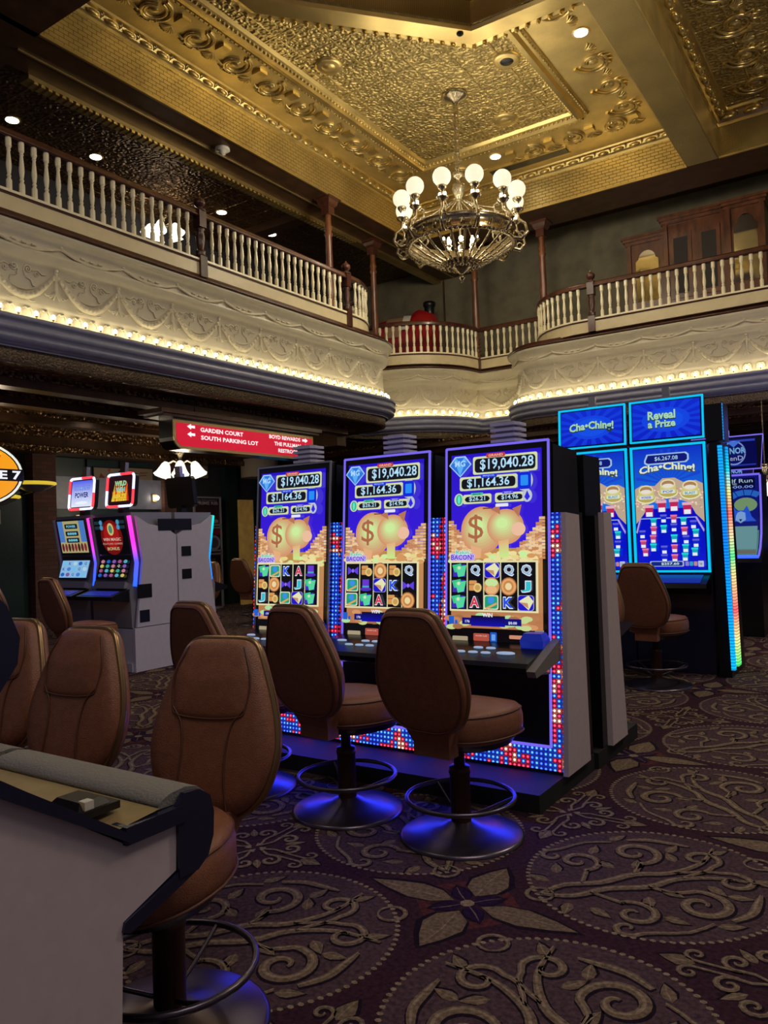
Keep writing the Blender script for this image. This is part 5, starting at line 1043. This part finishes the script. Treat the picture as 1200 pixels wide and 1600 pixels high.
# ------------------------------------------------------------------ wolf machine and others at the right edge
def wolf_machine(x, y, label, wolf=True):
    e = empty('slot_machine', (x, y, 0), 0, label, 'slot machine')
    mb = MB(); mb.prism([(-.1, 0), (-.12, .95), (.1, 1.05), (.28, 1.5), (.30, 2.1), (.7, 2.1), (.7, 0)], -.38, .38, 'x'); mb.build('cabinet', 'black', e)
    prof = [(-.22, 1.04), (-.06, 1.14), (.07, 1.32), (.13, 1.55), (.16, 1.85), (.17, 2.08)]
    def pl(x_, z, d):
        for (y0, z0), (y1, z1) in zip(prof, prof[1:]):
            if z <= z1 + 1e-6 or z1 == prof[-1][1]: t = (z - z0) / (z1 - z0); return (x_, y0 + (y1 - y0) * t - d - .01, z)
    mb = MB()
    for sx in (-1, 1): mb.tube([(sx * .375, yy - .02, zz) for yy, zz in prof], .014, 5)
    mb.tube([(-.375, .15, 2.09), (.375, .15, 2.09)], .014, 5); mb.build('violet_edge', 'violet', e)
    mb = MB(); mb.tube([(-.375, -.24, 1.03), (.375, -.24, 1.03)], .022, 6); mb.build('front_light_bar', 'blueled', e)
    mb = MB(); mb.loops([[(-.37, yy, zz), (.37, yy, zz)] for yy, zz in prof], 0, (False, False), True, False); mb.build('curved_glass', 'navy', e)
    a = Art(.70, 1.04, place=lambda x_, z, d: pl(x_, z + 1.04, d + .004), step=.0015)
    for i in range(13): v0, v1 = i / 13, (i + 1) / 13; a.rect(.0, v0, 1, v1, '10187a' if i < 9 else '50808a', up=False)
    a.rect(.05, .03, .95, .17, '0a0c38'); a.text('Wolf Run', .60, .065, .62, .05, 'b8d8e8', .0); a.text('PRIME', .50, .105, .28, .022, 'a0c0d8', .0); a.text('10,000.00', .62, .145, .60, .04, '88a8f8', .015)
    for i in range(3): a.rr(.05, .20 + i * .075, .30, .25 + i * .075, .02, '183890'); a.text('20', .18, .225 + i * .075, .06, .02, 'a0c8e8')
    for q_ in range(9):
        t0 = PI + q_ * .38; a.poly([(.78 + .44 * math.cos(t0), .40 + .22 * math.sin(t0)), (.78 + .44 * math.cos(t0 + .34), .40 + .22 * math.sin(t0 + .34)), (.78 + .3 * math.cos(t0 + .34), .40 + .15 * math.sin(t0 + .34)), (.78 + .3 * math.cos(t0), .40 + .15 * math.sin(t0))], '2868c8', up=(q_ == 0)) if q_ < 6 else None
    if wolf:
        a.ell(.78, .37, .20, .09, '789a70'); a.poly([(.50, .58), (.52, .42), (.56, .38), (.62, .44), (.74, .44), (.80, .38), (.84, .44), (.88, .52), (.96, .58)], '2858d8'); a.poly([(.60, .56), (.62, .47), (.70, .45), (.77, .47), (.78, .56), (.69, .60)], '80a8e0'); a.ell(.65, .50, .016, .006, 'd0e8ff'); a.ell(.73, .50, .016, .006, 'd0e8ff'); a.poly([(.66, .55), (.72, .55), (.69, .58)], '101830')
        a.poly([(.1, .60), (.16, .48), (.30, .52), (.42, .60)], '5048c8')
    a.rect(.02, .64, .98, .92, '6a9aa0')
    for i in range(5):
        for j in range(3): u = .12 + i * .19; v = .70 + j * .08; a.rr(u - .07, v - .03, u + .07, v + .03, .01, '3058a8' if i == 1 else '90b8b0', up=(i + j == 0)); 
    for j in range(3): a.text('2', .31, .70 + j * .08, .05, .035, '10183a')
    a.rect(.02, .93, .98, .97, '706858'); a.build('screen', 'dimscreen', e)
    t = empty('topper', (0, .12, 2.16)); t.parent = e
    def tr(z): k = z / .44; return -.40 - .04 * k, .40 + .04 * k
    mb = MB(); mb.loops([[(tr(0)[0], 0, 0), (tr(0)[1], 0, 0), (tr(0)[1], .06, 0), (tr(0)[0], .06, 0)], [(tr(.44)[0], -.02, .44), (tr(.44)[1], -.02, .44), (tr(.44)[1], .04, .44), (tr(.44)[0], .04, .44)]], 0, (True, True), False); mb.build('topper_housing', 'navy', t)
    mb = MB(); mb.tube([(tr(0)[0], 0, 0), (tr(0)[1], 0, 0), (tr(.44)[1], -.02, .44), (tr(.44)[0], -.02, .44)], .010, 5, 0, True); mb.build('topper_light_edge', 'violet', t)
    a = Art(.72, .38, place=lambda x_, z, d: (x_, -.012 - z * .03 - d, z + .03)); a.rect(0, 0, 1, 1, '0a0c50'); a.rect(.02, .05, .98, .12, '3048b8'); a.rect(.02, .9, .98, .95, '2838a8'); a.ell(.62, .5, .20, .42, '8098e0', 24); a.ell(.62, .5, .18, .37, '101468', 24); a.poly([(.50, .1), (.74, .1), (.62, .3)], '4878e0'); a.text('MINOR', .62, .42, .40, .22, '78b0e8', .035, out='182058'); a.text('BenD', .62, .68, .30, .16, 'b0c0e8', .0, out='181c50')
    a.build('topper_screen', 'dimscreen', t); mb = MB(); mb.box(-.03, .03, 0, .04, .44, .53); mb.build('topper_clip', 'silver', t)
    return e
wolf_machine(-1.93, 11.0, 'blue curved-screen slot machine with a wolf and a MINOR topper at the right edge')
wolf_machine(-2.72, 15.65, 'distant blue-lit curved slot machine behind the wolf machine at the right edge', False)
wolf_machine(-1.6, 15.65, 'farthest right blue-lit curved slot machine in the background', False)

# ------------------------------------------------------------------ white slot island on the left
def island_machine(x, label, kind, hidden=False, face=1):
    """face 1 faces -Y, -1 faces +Y; local origin on the floor under the front"""
    e = empty('slot_machine', (x, 5.85 if face == 1 else 7.15, 0), 0 if face == 1 else PI, label, 'slot machine', 'slot machines of the white island')
    mb = MB(); mb.prism([(.0, .50), (-.02, .92), (.12, 1.28), (.02, 1.84), (.62, 1.84), (.62, .50)], -.35, .35, 'x'); mb.build('cabinet', 'silver', e)
    mb = MB(); mb.box(-.36, .36, .0, .62, 0, .49); mb.box(-.37, .37, -.03, .64, 0, .10); mb.build('plinth', 'white', e)
    mb = MB(); mb.prism([(-.02, .95), (-.26, .88), (-.26, .84), (.02, .80), (.02, .52), (.3, .52), (.3, .95)], -.33, .33, 'x'); mb.build('button_deck', 'black', e)
    mb = MB(); mb.box(-.26, .26, -.23, -.10, .885, .895); mb.xform(lambda p: (p[0], p[1], p[2] + (p[1] + .23) * .29)); mb.build('button_screen', 'bluebez', e)
    mb = MB(); mb.prism([(.0, .96), (.02, 1.02), (-.03, 1.04), (-.05, .96)], -.28, .28, 'x'); mb.build('ticket_panel', 'silver', e)
    for sx in (-1, 1):
        mb = MB(); mb.tube([(sx * .35, .05, .98), (sx * .35, .085, 1.25), (sx * .35, -.01, 1.80)], .026, 6); mb.build('light_edge', ('magenta' if face == 1 else 'teal') if sx == face else 'silver', e)
    if face == 1:
        def pl(x_, z, d): zz = z + 1.06; y = (-.035 + (zz - .95) * .30) if zz < 1.30 else (.07 - (zz - 1.30) * .18); return (x_, y - .005 - d, zz)
        a = Art(.58, .74, place=pl, step=.0006)
        a.rect(0, 0, 1, .60, '08080c'); a.rect(0, .62, 1, .675, '08080c'); a.rect(0, .675, 1, 1, '08080c', up=False); cols = ['70c0e8', 'a8c8e0', '2860c0', 'd0b890', '4880d0', '805898', 'b0d0e8']
        if kind == 'power':
            a.rect(.04, .03, .96, .56, 'a8a070'); a.rect(.04, .03, .22, .38, '4878c0'); a.rect(.78, .03, .96, .38, '4878c0')
            for v in (.08, .20, .31): a.rr(.28, v, .72, v + .08, .02, '181c28'); a.text('POWER' if v < .1 else '8888', .5, v + .04, .32, .04, '78d0e8')
            for i in range(8): a.ell(.12 + i * .11, .47, .045, .07, ['602028', '802830', '402018'][i % 3], 10, up=(i == 0))
            a.rect(.03, .69, .97, .97, '88b8e0')
            for i in range(5):
                for j in range(3):
                    u, v = .13 + i * .185, .74 + j * .09
                    if (i + j) % 3 == 1: a.text('AK10Q'[(i + j) % 5], u, v, .08, .05, '3050a0')
                    else: a.ell(u, v, .07, .032, cols[(i * 3 + j) % 7], 10)
        else:
            a.ell(.5, .33, .34, .28, '701010', 24); a.ell(.5, .30, .24, .20, 'a01818', 24); a.ell(.5, .20, .10, .10, 'c8b870'); a.ell(.5, .20, .06, .065, '508068'); a.text('WIN MAGIC', .5, .36, .56, .05, 'd0b0a0', .02); a.text('FEATURE GAMES', .5, .43, .62, .03, 'b08878'); a.text('BONUS', .5, .51, .38, .05, 'c8b080', .02)
            for u, v in ((.14, .09), (.14, .17), (.86, .09), (.86, .17)): a.rr(u - .12, v - .025, u + .12, v + .025, .01, '203038'); a.ell(u + (.09 if u < .5 else -.09), v, .05, .04, '4890b8')
            for i in range(5):
                for j in range(4):
                    u, v = .13 + i * .185, .715 + j * .072
                    if (i, j) == (3, 1): a.text('Q', u, v, .07, .045, 'e0e0d0')
                    else: a.ell(u, v, .06, .028, ['c07890', '58a8c0', '2860c0', 'c8b860', '8058b0', '40a090', 'a05080'][(i * 2 + j * 3) % 7], 10)
        a.build('screen', 'screen', e)
    t = empty('topper', (0, .14, 1.93)); t.parent = e; t.rotation_euler = (math.radians(-6), 0, 0)
    mb = MB(); mb.prism(rrect(0, .19, .50, .40, .05), 0, .06, 'y'); mb.box(-.05, .05, .02, .1, -.12, .02); mb.build('topper_housing', 'black', t)
    if face == 1:
        m2 = MB()
        for i, (x0, z0) in enumerate(zip(rrect(0, .19, .49, .39, .05, 5), rrect(0, .19, .49, .39, .05, 5)[1:] + rrect(0, .19, .49, .39, .05, 5)[:1])):
            p0, p1 = Vector((x0[0], -.01, x0[1])), Vector((z0[0], -.01, z0[1])); n_ = 2 if (p1 - p0).length > .1 else 1
            for q_ in range(n_): m2.tube([p0.lerp(p1, q_ / n_), p0.lerp(p1, (q_ + 1) / n_)], .016, 6, (i // 3 + q_) % 2)
        m2.build('topper_light_edge', [mat('white_led_edge_' + kind, (.5, .5, .6), .3, emit=(.65, .7, 1), estr=1.6), mat('red_led_edge_' + kind, (.5, .1, .1), .3, emit=(1, .04, .06), estr=1.5)], t)
        a = Art(.42, .33, place=lambda x_, z, d: (x_, -.004 - d, z + .025))
        if kind == 'power': a.grad(0, 0, 1, 1, '5060f0', 'e8f0ff'); a.text('STAMPING', .5, .28, .7, .14, '90b0ff', .02, out='2028a0'); a.text('POWER', .5, .55, .66, .22, '283890', .05, out='f0f4ff'); a.ell(.5, .85, .3, .06, 'f0f8ff')
        else:
            a.rect(0, 0, 1, 1, '281018'); rr = random.Random(5)
            for k in range(26): u = rr.random() * .7 + .15; a.poly([(u - .05, .9), (u + (rr.random() - .5) * .2, .15 + rr.random() * .4), (u + .05, .9)], rr.choice(['f0a020', 'f06018', 'e8d040', 'd03010']), up=(k % 6 == 0))
            a.text('WILD', .5, .25, .5, .16, '60c0a0', .03, out='f0e8a0'); a.text('WIN', .5, .48, .4, .16, '58b0c0', .03, out='f0d890'); a.text('BLAZE', .5, .72, .6, .18, 'f0d040', .04, out='b03010')
        a.build('topper_screen', 'screen', t)
    mb = MB(); mb.box(-.045, .045, .01, .06, .40, .53); mb.box(-.06, .06, .0, .07, .39, .43); mb.build('topper_clip', 'chrome', t)
    return e
island_machine(-8.55, 'slot machine with the blue POWER topper, left of the white island pair', 'power')
island_machine(-7.80, 'slot machine with the orange flame topper, beside the white side wall of the island', 'blaze')
island_machine(-7.81, 'slot machine on the far side of the white island, its edge lit teal', 'x', face=-1)
def island_side():
    e = empty('island_end_panel', (-7.43, 6.5, 0), 0, 'tall white painted end wall of the slot island with small dark vents', 'cabinet panel')
    mb = MB(); mb.prism([(-.62, .51), (-.52, 1.28), (-.60, 1.80), (-.42, 1.70), (-.18, 1.66), (0, 1.56), (.18, 1.66), (.42, 1.70), (.60, 1.80), (.52, 1.28), (.62, .51)], 0, .03, 'x'); mb.build('upper_panel', 'white', e)
    mb = MB(); mb.box(0, .04, -.66, .66, 0, .50); mb.build('lower_panel', 'white', e)
    mb = MB(); mb.box(.028, .033, -.004, .004, .51, 1.56); mb.build('door_gap', 'black', e)
    for y0, y1, z0, z1 in ((-.28, .24, 1.62, 1.76), (.07, .22, 1.30, 1.42), (.07, .22, 1.02, 1.14), (-.60, -.40, .84, 1.0)): b = MB(); b.box(.027, .036, y0, y1, z0, z1); b.build('vent', 'black', e)
    b = MB(); b.box(.03, .034, -.58, -.44, .56, .70); b.build('notice_sticker', 'navy', e)
    b = MB(); b.lathe([(.018, 0), (.018, .01), (0, .01)], 10); b.xform(lambda p: (.036 + p[2], p[0] - .05, .06 + p[1])); b.build('cable_hole', 'black', e)
island_side()

# ------------------------------------------------------------------ nearest console (seen from its end)
def console(x1, label, front=True):
    e = empty('slot_machine', (x1 - .38, .85, 0), 0, label, 'slot machine', 'slot machines in the nearest row'); W = .755
    # profile in (y, z) relative to y=.85
    side = [(-.75, 0), (.29, 0), (.315, .62), (.475, .68), (.48, .795), (.32, .80), (.03, 1.0), (-.08, 1.12), (-.18, 1.75), (-.72, 1.75)]
    if front:
        mb = MB(); mb.prism(side, .375, .385, 'x'); mb.build('side_panel', 'pink', e)
    mb = MB(); mb.prism([(y - .012 if 0 < i < 6 else y, z - .012) for i, (y, z) in enumerate(side)], -.375, .372, 'x'); mb.build('cabinet', 'black', e)
    mb = MB(); mb.loops([[(x, y, z) for y, z in ((-.19, 1.75), (-.09, 1.13), (.02, 1.03), (.315, .832), (.33, .80), (.02, .995), (-.10, 1.11), (-.2, 1.75))] for x in (.33, .345, .40, .405)], 0, (True, True), False)
    mb.loops([[(x, .32, z0), (x, .50, z0), (x, .50, z0 + .042), (x, .32, z0 + .042)] for x, z0 in ((.345, .795), (.40, .795))], 0, (True, True), False); mb.build('edge_trim', 'navy', e)
    mb = MB(); mb.add([(-.375, .31, .835), (.345, .31, .835), (.345, .03, 1.03), (-.375, .03, 1.03)], [(0, 1, 2, 3)]); mb.add([(-.375, .31, .835), (.385, .31, .835), (.385, .43, .845), (-.375, .43, .845)], [(0, 1, 2, 3)][::-1]); mb.prism([(.0, 1.04), (.31, .835), (.44, .838), (.44, .80), (.3, .79), (.0, .99)], -.375, .345, 'x'); mb.build('brass_deck', 'golddeck', e)
    mb = MB(); mb.prism([(.43, .84), (.44, .856), (.47, .868), (.52, .872), (.56, .862), (.585, .842), (.57, .836)], -.375, .375, 'x', 0, True); mb.build('arm_pad', 'greypad', e)
    mb = MB(); mb.prism([(.478, .66), (.478, .838), (.57, .836), (.586, .83), (.596, .79), (.594, .73), (.575, .685), (.54, .66)], -.375, .38, 'x', 0, True)
    mb.prism([(.478, .66), (.478, .838), (.50, .864), (.55, .860), (.586, .835), (.598, .79), (.594, .73), (.575, .685), (.54, .66)], .38, .395, 'x'); mb.prism([(.478, .672), (.54, .66), (.50, .645), (.33, .59), (.31, .60), (.316, .62)], -.375, .392, 'x'); mb.build('front_bumper', 'navy', e)
    if front:
        c = empty('card_reader', (0, 0, 0)); c.parent = e
        mb = MB(); mb.box(.16, .30, .27, .38, .85, .868); mb.loops([[(.17, .27, .868), (.29, .27, .868), (.29, .36, .868), (.17, .36, .868)], [(.185, .285, .885), (.275, .285, .885), (.275, .345, .885), (.185, .345, .885)]], 0, (True, True), False); mb.build('housing', 'black', c); mb = MB(); mb.box(.27, .295, .285, .31, .869, .889); mb.build('lit_slot', 'plastic', c)
        mb = MB(); pass
    mb = MB(); mb.prism([(.03, 1.06), (-.06, 1.16), (-.14, 1.74), (-.2, 1.74), (-.1, 1.06)], -.33, .33, 'x'); mb.build('screen_panel', 'navy', e)
    if front: mb = MB(); mb.prism([(-.1, 1.06), (.30, 1.02), (.44, 1.06), (.50, 1.14), (.51, 1.22), (.47, 1.32), (.3, 1.5), (-.1, 1.8)], -.375, -.33, 'x'); mb.build('screen_wing', 'navy', e)
console(-1.55, 'nearest slot machine seen from its pale pink end, with brass deck and grey arm pad', True)
console(-2.335, 'slot machine beside the nearest one, only its grey arm pad showing', False)

# ------------------------------------------------------------------ signs
def red_sign():
    X = -8.5; y0, y1, z0, z1 = 7.46, 10.56, 2.79, 3.20; e = empty('hanging_direction_sign', (X, (y0 + y1) / 2, z0), 0, 'red illuminated direction sign with white arrows hanging under the left gallery', 'sign')
    w_, h = y1 - y0, z1 - z0
    def shape(g, r=.16): return [(-w_ / 2 + g, h - g), (-w_ / 2 + g, r)] + [(-w_ / 2 + r + (r - g) * math.cos(t), r + (r - g) * math.sin(t)) for t in [PI + PI / 2 * k / 5 for k in range(1, 6)]] + [(w_ / 2 - r + (r - g) * math.cos(t), r + (r - g) * math.sin(t)) for t in [1.5 * PI + PI / 2 * k / 5 for k in range(6)]] + [(w_ / 2 - g, h - g)]
    mb = MB(); mb.prism(shape(0)[::-1], -.30, -.01, 'x'); mb.build('box', 'blackmetal', e); mb = MB(); mb.prism(shape(0)[::-1], -.01, .015, 'x'); mb.build('gilt_frame', 'gilt', e)
    mb = MB(); mb.prism(shape(.042)[::-1], .015, .022, 'x'); mb.build('red_face', 'signface', e)
    def art(): return Art(w_, h, place=lambda x, z, d: (.024 + d, x, z))
    def arrow(u, v, d): a = art(); q = .024; a.poly([(u - d * q, v), (u, v - .10), (u, v - .045), (u + d * q, v - .045), (u + d * q, v + .045), (u, v + .045), (u, v + .10)], 'ffffff'); a.build('arrow', 'sign', e)
    for u, v, d in ((.10, .20, 1), (.10, .47, 1), (.925, .20, -1), (.925, .46, -1), (.925, .72, -1)): arrow(u, v, d)
    for t, u, v, tw in (('GARDEN COURT', .30, .26, .285), ('SOUTH PARKING LOT', .355, .54, .39), ('BOYD REWARDS', .76, .20, .25), ('THE PULLMAN', .78, .46, .215), ('RESTROOMS', .795, .72, .185)):
        a = art(); a.text(t, u, v, tw, .155, 'fff4f4', .03); a.build('lettering', 'sign', e)
    mb = MB(); mb.box(-.36, .06, -w_ / 2 - .22, w_ / 2 + .12, h + .03, h + .07); mb.box(-.40, .10, -w_ / 2 - .28, w_ / 2 + .15, h + .07, h + .13); mb.box(-.30, 0, -w_ / 2, w_ / 2, h, h + .03); mb.build('canopy_shelf', 'mahog', e)
    for y in (-1.0, .62): b = MB(); b.tube([(-.15, y, h + .12), (-.15, y, h + .34)], .012, 6); b.lathe([(.05, h + .13), (.03, h + .17), (.012, h + .2)], 10, (-.15, y, 0)); b.build('hanger_rod', 'black', e)
red_sign()
def round_sign():
    e = empty('round_sign', (-11.0, 5.95, 2.56), 0, 'round orange lit sign reading LE 7 on a black band at the left edge', 'sign')
    R = .80; b = MB(); b.lathe([(R, 0), (R + .02, .02), (R + .02, .10), (R, .12)], 40); b.xform(lambda p: (p[2] - .14, p[0], p[1] * .62)); b.build('sign_box', 'black', e)
    a = Art(2 * R, 1.24 * R, place=lambda x, z, d: (-.015 + d, x, z - .62 * R)); a.ell(.5, .5, .49, .49, 'f0f0e0', 40); a.ell(.5, .5, .465, .455, '18100a', 40); a.ell(.5, .5, .45, .44, 'f8a020', 40); a.poly([(.5, .06), (.64, .08), (.80, .20), (.70, .24), (.5, .22)], 'f8c030')
    a.poly([(.38, .22), (.78, .22), (.70, .44), (.62, .44), (.67, .32), (.38, .32)], 'e04818'); a.rect(.56, .6, .66, .78, 'e04818'); a.rect(.02, .42, .995, .60, '100c10'); a.text('LE 7', .825, .51, .29, .13, 'f4f4ff', .03)
    a.build('sign_face', 'sign', e)
round_sign()
for y, z, x, s_ in ((7.15, 2.44, -11.4, 'yellow-rimmed oval lamp right of the round orange sign, upper one'), (6.75, 2.24, -11.75, 'yellow-rimmed oval lamp below the round orange sign, lower one')):
    e = empty('oval_shelf_lamp', (x, y, z), 0, s_, 'lamp'); b = MB(); b.lathe([(.30, 0), (.33, .02), (.32, .05), (.27, .06)], 24, (0, 0, 0), 0, True, .8, 1.1); b.build('lamp_rim', 'neon', e); b = MB(); b.lathe([(.1, -.1), (.26, -.02), (.29, 0)], 24, (0, 0, 0), 0, True, .8, 1.1); b.build('dish', 'silver', e); b = MB(); b.tube([(0, 0, -.1), (-(13 + x) - .0, .1, -.2)], .02, 6); b.build('bracket', 'blackmetal', e)

# poster stand
e = empty('poster_stand', (-12.6, 11.95, 0), 0, 'silver framed poster stand reading PRIME RIB against the back left wall', 'poster stand')
mb = MB()
for y in (-.38, .38): mb.box(-.02, .02, y - .02, y + .02, 0, 2.42)
for z in (.55, 1.15, 1.22, 1.72, 1.78, 2.38): mb.box(-.02, .02, -.38, .38, z, z + .035)
mb.lathe([(.28, 0), (.28, .02), (.05, .04)], 20); mb.build('frame', 'silver', e)
a = Art(.74, .60, place=lambda x, z, d: (.002 + d, x, z + 1.79)); a.grad(0, 0, 1, 1, '241a20', '4a2e30'); a.text('ALL-YOU-CAN-EAT', .5, .08, .8, .05, '9a9098'); a.text('PRIME RIB', .5, .19, .84, .12, 'a89ca0', .03); a.ell(.5, .62, .4, .12, '3a2028'); a.ell(.78, .85, .14, .07, 'a09098'); a.rect(.1, .8, .5, .9, '6a4a38'); a.build('prime_rib_poster', 'print', e)
a = Art(.74, .52, place=lambda x, z, d: (.002 + d, x, z + 1.20)); a.grad(0, 0, 1, 1, '301418', '281824'); a.text('Special', .35, .15, .4, .1, 'a03848', .0); a.text('Dinner', .38, .32, .5, .1, 'a03848', .0); a.ell(.72, .6, .26, .32, '8a8894'); a.ell(.72, .6, .18, .22, '504850'); a.ell(.85, .15, .14, .12, '801820'); 
for i in range(4): a.rect(.08, .5 + i * .09, .42, .53 + i * .09, '70444c', up=(i == 0))
a.build('dinner_poster', 'print', e)
a = Art(.74, .52, place=lambda x, z, d: (.002 + d, x, z + .60)); a.rect(0, 0, 1, 1, '200c14'); a.text('JEST', .5, .2, .5, .16, 'a0948c', .02); a.ell(.5, .3, .28, .25, '4a3830'); a.rect(.3, .6, .7, .64, '80505a'); a.build('lower_poster', 'print', e)
# wall lamps, notices, curtain
for i, (y, z, s_) in enumerate(((9.85, 2.35, 'small wall lamp left of the orange flame topper'), (10.75, 2.38, 'small wall lamp right of the orange flame topper'), (8.95, 1.95, 'tiny wall lamp behind the left end of the slot island'))):
    e = empty('wall_lamp', (-12.88, y, z), 0, s_, 'wall lamp'); b = MB(); b.box(-.02, .02, -.05, .05, -.08, .08); b.build('back_plate', 'gilt', e); b = MB(); b.ball((.08, 0, .0), .05, 0, 10, 7); b.build('lamp_bulb', 'sconce', e)
e = empty('paper_notice', (-12.89, 7.35, 2.0), 0, 'white paper notice taped on the dark green door at the left', 'notice'); b = MB(); b.box(-.0, .008, -.1, .1, -.12, .12); b.build('sheet', 'plastic', e)
e = empty('light_switch', (-12.94, 9.0, 1.62), 0, 'white switch plate on the dark wall right of the brick pier', 'switch'); b = MB(); b.box(0, .012, -.04, .04, -.06, .06); b.build('plate', 'plastic', e)
e = empty('gold_lit_panel', (-12.4, 12.92, 0), 0, 'tall gold lit panel beyond the green pillar', 'panel'); b = MB(); b.box(-.03, .03, -.22, .22, 0, 2.35); b.build('panel', 'yellowcurtain', e)
e = empty('round_drum_shade', (-12.2, 13.2, 2.85), 0, 'beige drum-shaped shade under the gallery near the red sign', 'shade'); b = MB(); b.lathe([(.42, 0), (.42, .40), (.40, .42), (0, .42)], 28); b.build('drum', mat('beige_shade', (.4, .33, .25), .7), e)
# dim slot machine with a blue edge behind the left piggy bank machine
def far_slot(x, y, rz, label):
    e = empty('slot_machine', (x, y, 0), rz, label, 'slot machine'); b = MB(); b.prism([(0, 0), (-.02, .9), (.12, 1.2), (.05, 2.0), (.6, 2.0), (.6, 0)], -.34, .34, 'x'); b.build('cabinet', 'black', e)
    a = Art(.58, .8, place=lambda x_, z, d: (x_, .085 - (z) * .06 - d, z + 1.15)); a.rect(0, 0, 1, 1, '181c50'); a.rect(.05, .04, .95, .5, '305890'); a.text('ME', .5, .12, .4, .1, 'a0b0d0'); a.rect(.1, .2, .9, .48, 'a08060'); a.rect(.05, .55, .95, .95, '405098')
    for i in range(5): a.ell(.14 + i * .18, .75, .06, .1, ['c05040', '50a0c0', 'c0b060'][i % 3], 10)
    a.build('screen', 'dimscreen', e); b = MB(); b.tube([(-.35, -.02, 1.0), (-.35, .09, 1.25), (-.35, .03, 2.0)], .016, 6); b.tube([(.35, -.02, 1.0), (.35, .09, 1.25), (.35, .03, 2.0)], .016, 6); b.build('light_edge', 'blueled', e)
    b = MB(); b.prism(rrect(0, 2.3, .6, .40, .06), .1, .16, 'y'); b.box(-.05, .05, .12, .2, 2.0, 2.15); b.build('topper_housing', 'black', e); b = MB(); b.tube([(x_, .09, z) for x_, z in rrect(0, 2.3, .58, .38, .06)], .012, 5, 0, True); b.build('topper_light_edge', 'cyan', e)
far_slot(-10.25, 11.4, 0, 'dim slot machine with blue light edges beside the far brown chairs near the green pillar')
